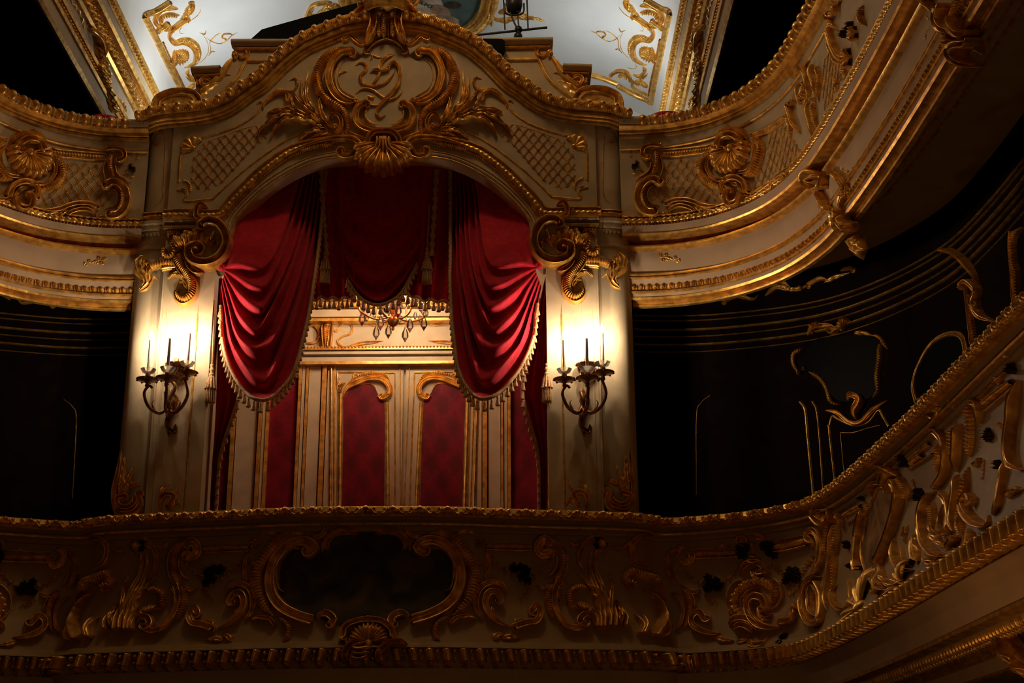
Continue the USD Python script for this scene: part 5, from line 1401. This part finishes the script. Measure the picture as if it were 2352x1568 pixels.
    carve(S, (1552, 517), 2.94, '''
b 2.4 5 ; 860,835 800,870 795,930 830,1000 ; p=3
b 2.6 5 ; 900,990 970,1030 1020,1100 1050,1190 1110,1215 ; p=3
b 2.6 6 ; 1385,790 1385,900 1370,1020 1375,1110 1330,1170 ; p=3
c 2.2 6 ; 890,745 950,690 1050,680 1080,690
b 4 9 ; 930,740 930,690 1000,670 ; p=3
b 4 9 ; 1130,720 1130,660 1190,650 ; p=3
c 3 8 ; 1040,690 1060,720 1110,700
l 3 7 ; 1210,735 1280,730 1350,750 ; n=3
b 2.4 6 ; 1350,740 1400,770 1440,840 ; p=3
c 3 8 ; 1170,1190 1200,1150 1260,1180 1220,1260 1230,1320
c 2 5 ; 1010,1250 1100,1270 1180,1330 1260,1330 1340,1250 1440,1180
o 2 6 ; 870,970
o 2 6 ; 830,1000''', m)
    o = thing('oval_window', 'dark arched gilt rimmed opening in the %s lower box wall' % side, 'alcove', S.to(np.array(4.2), np.array(4.6), np.array(0.0)))
    q = WL.px(P('1640,1180 1620,1080 1650,960 1720,830 1800,760 1900,740 1960,800 1960,1000 1850,1150', (1552, 517), 2.94)); c = q.mean(0); ring = crom(np.vstack([q, q[:1]]), n=60); rows = c + (ring - c)[:, None] * np.linspace(0, 1, 6)[None, :, None]
    part(o, 'pane', grid(S.to(rows[..., 0], rows[..., 1], .015 + 0 * rows[..., 0])), BLACK)
    part(o, 'rim', cat(stroke(S, ring, .016, .04, 'f', (0, 0), straight=True), stroke(S, c + (ring - c) * 1.09, .012, .03, 'r', (0, 0), straight=True)), GOLD)

# carved feet on the rail in front of the pilasters
for sx in (-1, 1):
    S = Flat(-.06) if sx < 0 else Mirror(Flat(-.06)); side = 'left' if sx < 0 else 'right'
    t = thing('pilaster_foot', 'dark gilt acanthus scroll at the foot of the %s pilaster above the rail' % side, 'carved scroll', (X0 + sx * 2.1, -.06, 4.1))
    part(t, 'base_block', box(*sorted((X0 + sx * 1.5, X0 + sx * 2.24)), -.10, .05, 3.9, 4.13), PAINT, smooth=False)
    carve(S, (0, 1035), 2.94, '''
c 2.4 7 ; 940,300 950,370 900,420 800,420 775,300 800,160 820,0 ; c0=2,.7,-1
c 2.4 9 ; 900,300 920,350 870,390 815,380 800,330 850,310 ; c1=1.4,.6,-1
l 3.4 8 ; 810,330 830,180 845,40 ; n=5
l 3.4 8 ; 830,300 880,180 905,110 ; n=4
k 5 7 ; 850,310 890,250 950,240 ; p=2
l 2.6 7 ; 870,260 920,230 955,240 ; n=3
c 2.6 7 ; 1090,410 1085,340 1120,300 1180,310 1150,380 ; c1=1.6,.6,-1
l 2.8 7 ; 1150,400 1190,340 1225,390 ; n=3
l 2.6 7 ; 1110,330 1100,270 1150,230 ; n=3
l 2.2 6 ; 1150,310 1200,270 1210,220 ; n=3''', t)

# ================================================================= ceiling
VP_ = [(-3.05, 9.86), (-3.03, 10.2), (-2.97, 10.46), (-2.8, 10.58), (-2.5, 10.70), (-2.2, 10.81), (-1.5, 11.0), (-.8, 11.10), (0, 11.14)]
VP_ = VP_ + [(-x, z) for x, z in VP_[-2::-1]]
SV = Vault([(X0 + x, z) for x, z in VP_])
LVt = SV.s[-1]
cl = thing('ceiling', 'white plaster vaulted ceiling of the theatre', None, kind='structure')
u = np.array([-11.0, -4, 0, 2, 3, 4, 5.0]); v = np.linspace(0, LVt, 80)
part(cl, 'vault', grid(SV.to(u[:, None] + 0 * v[None], v[None] + 0 * u[:, None], 0 * (u[:, None] + v[None]))), PLASTER)
we = thing('wall_end', 'white end wall closing the vault behind the attic', None, kind='structure')
ring = [(p[0], p[2]) for p in SV.to(np.full(60, 5.0), np.linspace(0, LVt, 60), np.zeros(60))]
part(we, 'lunette', slab(Polygon(ring), 4.98, 5.1), PLASTER, smooth=False)
part(we, 'wall_face', box(-5.2, 5.2, 5.0, 5.1, 6.0, 9.9), WALLRED, smooth=False)
for sx in (-1, 1):
    side = 'left' if sx < 0 else 'right'; X = lambda x: X0 + sx * x
    t = thing('trim_%d' % (1 if sx < 0 else 2), 'gilt and cream entablature along the %s edge of the vault' % side, None, kind='structure')
    a, b = np.array([3.32, 9.06]), np.array([3.03, 9.93]); d = b - a; n = np.array([-d[1], -d[0] * -1]); n = np.array([-.949, -.316])
    y0, y1 = -11.0, 4.95

    def strip(k0, k1, h0, h1, m, name):
        p0, p1 = a + d * k0, a + d * k1; sec = [p0 + n * -.1, p0 + n * h0, p1 + n * h1, p1 + n * -.1]
        part(t, name, grid(np.array([[(X(q[0]), y, q[1]) for q in sec] for y in np.linspace(y0, y1, 30)])), m, smooth=25)

    class SB_:
        @staticmethod
        def to(uu, vv, h): p = a[None] + d[None] * np.asarray(vv).reshape(-1, 1) + n[None] * np.asarray(h + 0 * vv).reshape(-1, 1); return np.stack([X(p[:, 0]), np.asarray(uu + 0 * vv).ravel(), p[:, 1]], -1).reshape(np.shape(uu + vv) + (3,))
    strip(0, .05, .05, .06, GOLD, 'gilt_fillet'); strip(.05, .20, .03, .03, PAINT, 'fascia'); strip(.20, .24, .05, .05, GOLD, 'gilt_fillet'); strip(.24, .30, .01, .01, PAINT, 'cavetto'); strip(.30, .34, .05, .05, GOLD, 'gilt_fillet')
    strip(.34, .50, .02, .02, PAINT, 'fascia'); strip(.50, .54, .05, .06, GOLD, 'gilt_fillet'); strip(.54, .70, .02, .0, PAINT, 'cavetto'); strip(.70, .76, -.02, -.02, PAINT, 'cavetto'); strip(.76, .80, .05, .06, GOLD, 'gilt_fillet'); strip(.80, .89, .05, .05, PAINT, 'fascia'); strip(.89, 1.0, .06, .08, GOLD, 'gilt_cornice')
    ln = lambda y, k, ry, rk, h, ang=0: dome(SB_, (y, k), ry, rk, h, ang, 8, 4)
    for y in np.arange(-3.0, 4.9, .15): part(t, 'leaf_tongue', cat(ln(y, .60, .06, .055, .09, .3), ln(y + .06, .63, .04, .04, .08, -.4), ln(y + .03, .68, .03, .03, .06)), GOLD)
    part(t, 'bead_row', cat(*[ln(y, .735, .012, .012, .03) for y in np.arange(-3, 4.9, .045)], *[ln(y, .27, .022, .028, .06, .4) for y in np.arange(-3, 4.9, .06)], *[ln(y, .945, .03, .035, .10, .4) for y in np.arange(-3, 4.9, .075)], *[ln(y + .04, .925, .015, .03, .10, -.5) for y in np.arange(-3, 4.9, .075)]), GOLD, kind='stuff')
    part(t, 'gallery_soffit', box(*sorted((X(3.28), X(5.2))), y0, y1, 9.02, 9.10), WALLRED, smooth=False)
    g = thing('entablature_scroll', 'gilt acanthus scroll overlapping the %s ceiling entablature' % side, 'carved scroll', (X(3.2), 1.8, 9.3))
    dep = 1.9
    for pts, w, h, k in (([(1.0, .46), (1.25, .52), (1.5, .44), (1.45, .36)], .035, .12, 'c'), ([(1.3, .44), (1.55, .42), (1.8, .36), (2.0, .30)], .06, .12, 'l'), ([(1.5, .34), (1.75, .30), (2.0, .34)], .05, .12, 'l'), ([(1.9, .30), (2.1, .24), (2.3, .20), (2.45, .26)], .05, .13, 'l'), ([(2.3, .36), (2.5, .40), (2.7, .38)], .02, .06, 'l'), ([(.4, .42), (.7, .46), (1.0, .40)], .03, .05, 'l')):
        q = np.array(pts); part(g, 'acanthus_leaf' if k == 'l' else 'scroll', stroke(SB_, q, w, h, k, lobes=5 if k == 'l' else 0), GOLD)
    # gilt frame and corner carving on the vault, traced on the right
    S = SV if sx > 0 else Mirror(SV); Z = ((1340, 0), 5.408)
    t = thing('vault_ornament', 'gilt frame corner with shells and scrolls on the white vault, %s side' % side, 'ceiling ornament', (X(2.9), 3.5, 10.4))
    carve(S, *Z, '''
f 6 6 0 0 ; 845,1270 900,980 970,690 1030,400 1092,150
f 5 6 0 0 ; 845,1265 700,1190 560,1120 430,1050
f 5 6 0 0 ; 430,1030 280,970 100,920 -60,880
f 5 6 0 0 ; 1100,178 980,100 850,30 770,-20
f 4 6 0 0 ; 850,235 920,290 1010,355''', t, ls=.72)
    carve(S, *Z, '''
r 2.2 5 0 0 ; 815,1180 850,980 920,680 960,480
c 5 6 ; 700,70 800,50 920,90 990,190 980,270 900,310 ; c1=4,.9,-1
k -11 7 ; 700,150 780,120 880,140 950,200 940,270 ; p=4
c 5 7 ; 640,190 720,240 790,290 850,340 870,420 ; c0=3,.6,1
l 7 7 ; 560,30 620,120 700,200 ; n=5
c 4 6 ; 520,10 560,90 660,170 ; c0=3,.6,-1
c 6 7 ; 870,360 870,430 830,480 730,470 650,520 620,620 650,720 730,780 790,800
k 11 7 ; 820,470 720,430 620,450 560,530 560,630 610,720 680,770 ; p=4.5
s 10 8 ; 840,670 690,620 ; a=190 n=11
b 5 8 ; 850,580 880,660 910,720 980,760 ; p=4
c 4 7 ; 830,700 900,740 970,720 ; c1=2.4,.6,1
c 3 6 ; 840,620 870,690 960,780
c 4 6 ; 740,820 770,870 710,930 620,920
c 3.4 6 ; 340,920 420,870 520,870 580,930 590,1000 ; c0=2,.6,1
b 4 7 ; 440,960 470,920 530,930 540,980 ; p=3
l 5 7 ; 560,930 610,1000 700,1060 ; n=4
c 4 7 ; 640,1000 720,1000 780,1040 800,1080
k 6 7 ; 580,1020 620,1080 700,1130 780,1160 ; p=4
l 4 6 ; 690,960 760,950 800,910 ; n=3
o 4 7 ; 780,1160
r .9 2 ; 80,375 160,410 230,470 320,510 410,480 460,430
c 1.4 2.5 ; 150,410 180,385 250,390 280,430 240,450 ; c1=1.6,.6,1
r .9 2 ; 270,375 350,410 430,490 440,580 470,650
l 2 2.5 ; 440,340 470,390 530,370 ; n=3
l 2 2.5 ; 390,610 440,610 490,670 ; n=3
r .8 1.6 ; 500,380 460,480 470,600 540,700 640,770
r .8 1.6 ; 430,70 500,160 590,220 680,265
r .8 1.6 ; 700,290 740,340 740,380 690,380
r .8 1.6 ; 640,790 660,830 620,850 530,835 ''', t, ls=.52, hs=.9)

# painted medallion at the middle of the vault, with its frame and flourishes
mp = thing('ceiling_painting', 'oval cherub painting in a gilt frame on the white ceiling', 'painting', (X0, 2.4, 11.0))
ctr = SV.px([(957, -45)])[0]; e1 = SV.px([(1118, -45)])[0]; e2 = SV.px([(957, 78)])[0]
ru = abs(e2[0] - ctr[0]); rv = abs(e1[1] - ctr[1]); th = np.linspace(0, 2 * PI, 60); sq = lambda x: np.sign(x) * np.abs(x) ** .8
ring = np.stack([ctr[0] + ru * sq(np.sin(th)), ctr[1] + rv * sq(np.cos(th))], 1); rows = ctr + (ring - ctr)[:, None] * np.linspace(0, 1, 8)[None, :, None]
part(mp, 'canvas', grid(SV.to(rows[..., 0], rows[..., 1], .02 + 0 * rows[..., 0])), SKYCANVAS)
part(mp, 'frame', stroke(SV, ring, .065, .10, 'c', (0, 0), straight=True), GOLD)
part(mp, 'frame_bead', stroke(SV, ctr + (ring - ctr) * 1.13, .05, .07, 'r', (0, 0), ribs=.09, straight=True), GOLD)
carve(SV, (0, 0), 1.0, '''
l 6 7 ; 1130,60 1125,20 1140,-20 ; n=4
l 5 6 ; 1130,40 1160,45 1200,35 1215,40 ; n=4
l 4 5 ; 1190,40 1225,40 1252,48 ; n=4
c 3 5 ; 1145,30 1175,20 1205,35 ; c1=2,.6,1
l 5 6 ; 785,20 760,10 745,20 720,38 ; n=4
l 4 5 ; 735,30 700,42 672,48 ; n=4
c 3 5 ; 790,30 765,25 750,5 720,10 705,35 ; c1=2,.6,1
l 6 7 ; 795,30 790,0 805,-20 ; n=4
b 7 8 ; 1060,85 1100,60 1128,20 ; p=4''', mp)
ta = np.linspace(PI / 2 + 1.15, PI / 2 - 1.15, 30) - PI / 2; sec = np.stack([ctr[0] + ru * sq(np.sin(ta)), ctr[1] + rv * sq(np.cos(ta))], 1); c2 = ctr + np.array([0, rv * .25]); rr_ = c2 + (sec - c2)[:, None] * np.linspace(0, .99, 6)[None, :, None]
part(mp, 'painted_sea', grid(SV.to(rr_[..., 0], rr_[..., 1], .024 + 0 * rr_[..., 0])), TEAL)
for cpx, a, b, m in (((1020, 30), .22, .10, FLESH), ((1005, 18), .12, .10, FLESH), ((1025, 45), .16, .2, FLESH), ((1000, 52), .1, .26, FLESH), ((1050, 62), .08, .2, FLESH), ((1040, 8), .10, .13, CANVAS), ((985, 50), .12, .10, CANVAS)):
    c = SV.px([cpx])[0]; part(mp, 'painted_figure', dome(SV, c, a, b, .012, base=.024), m)
try:
    for ch_, px, an in (('O', (960, 3), 0), ('L', (966, 6), 0), ('A', (973, 9), 0), ('O', (981, 13), 0)):
        m = meshkit.text_mesh(ch_, .07, .004); vv = np.array(m.vertices); c = SV.px([px])[0]
        part(mp, 'painted_letter', (SV.to(c[0] - vv[:, 1], c[1] + vv[:, 0], .03 + vv[:, 2]), np.array(m.faces)), CANVAS, smooth=False)
except Exception as ex:
    print('text', ex)

# ---------------------------------------------------------------- black cloths and lighting rig on the attic
bc = thing('black_cloth', 'black cloth flat leaning behind the pediment on the left, under the ceiling painting', 'cloth', at(720, 97, 1.05))
q = Flat(1.05).px(P('578,104 605,80 640,70 830,17 900,10 900,140 578,140')); part(bc, 'flat', slab(Polygon(q), .945, 1.03), BLACK, smooth=False)
bc = thing('black_cloth', 'black cloth draped over the attic coping right of the crown', 'cloth', at(1080, 97, .5))
q = Flat(.5).px(P('985,70 1010,66 1040,70 1075,84 1110,93 1157,96 1153,118 1140,122 1110,123 1098,112 1070,112 1030,105 985,90')); part(bc, 'drape', slab(Polygon(crom(np.vstack([q, q[:1]]), step=.03)).buffer(0), .46, .62), BLACK, smooth=30)
lr = thing('stage_light', 'black spotlight rig on a stand above the attic, right of the crown', 'stage light', at(1190, 95, .85))
A = lambda x, y: at(x, y, .85)
part(lr, 'bar', tube(resample(np.array([A(1072, 83), A(1257, 63)]), n=12), .012, 8), IRON)
part(lr, 'post', tube(resample(np.array([A(1190, 96), A(1191, 70)]), n=8), .022, 8), IRON)
part(lr, 'clamp', cat(ball(A(1190, 84), .045, 10), ball(A(1191, 68), .04, 10)), IRON)
for x, x2 in ((1160, 1156), (1213, 1210)): part(lr, 'rod', tube(resample(np.array([A(x, 68), A(x2, -12)]), n=8), .008, 6), IRON)
part(lr, 'cable', tube(crom([A(1188, 66), A(1176, 40), A(1172, 20), A(1178, -5)], n=24), .009, 6), IRON)
part(lr, 'cable', tube(crom([A(1192, 66), A(1190, 40), A(1193, 15)], n=24), .008, 6), IRON)
lz = A(1181, 8)
part(lr, 'lamp_head', cat(lathe([(.0, -.09), (.07, -.085), (.085, -.02), (.085, .10), (.06, .14), (.0, .15)], lz, 18), lathe([(.05, .1), (.095, .09), (.095, .11), (.05, .12)], lz, 18)), IRON)
part(lr, 'yoke', tube(crom([lz + np.array([-.1, 0, .0]), lz + np.array([-.08, 0, -.12]), lz + np.array([.08, 0, -.12]), lz + np.array([.1, 0, 0])], n=20), .01, 6), IRON)

# ---------------------------------------------------------------- shell of the hall around the camera
f = thing('floor', 'dark wooden floor of the stalls', None, kind='structure'); part(f, 'boards', box(-5.3, 5.3, -15, 2.0, -.1, 0), WOOD, smooth=False)
w = thing('wall_stalls', 'dark wall under the lower balcony', None, kind='structure'); part(w, 'wall_face', band(SL, 0, LL, [(0, -1.0), (2.5, -1.0)], .1), WALLRED); part(w, 'wall_face', band(Mirror(SL), 0, LL, [(0, -1.0), (2.5, -1.0)], .1), WALLRED)
w = thing('wall_back', 'dark back wall of the hall behind the viewer', None, kind='structure'); part(w, 'wall_face', box(-5.3, 5.3, -15.2, -15, 0, 11.3), WALLRED, smooth=False)
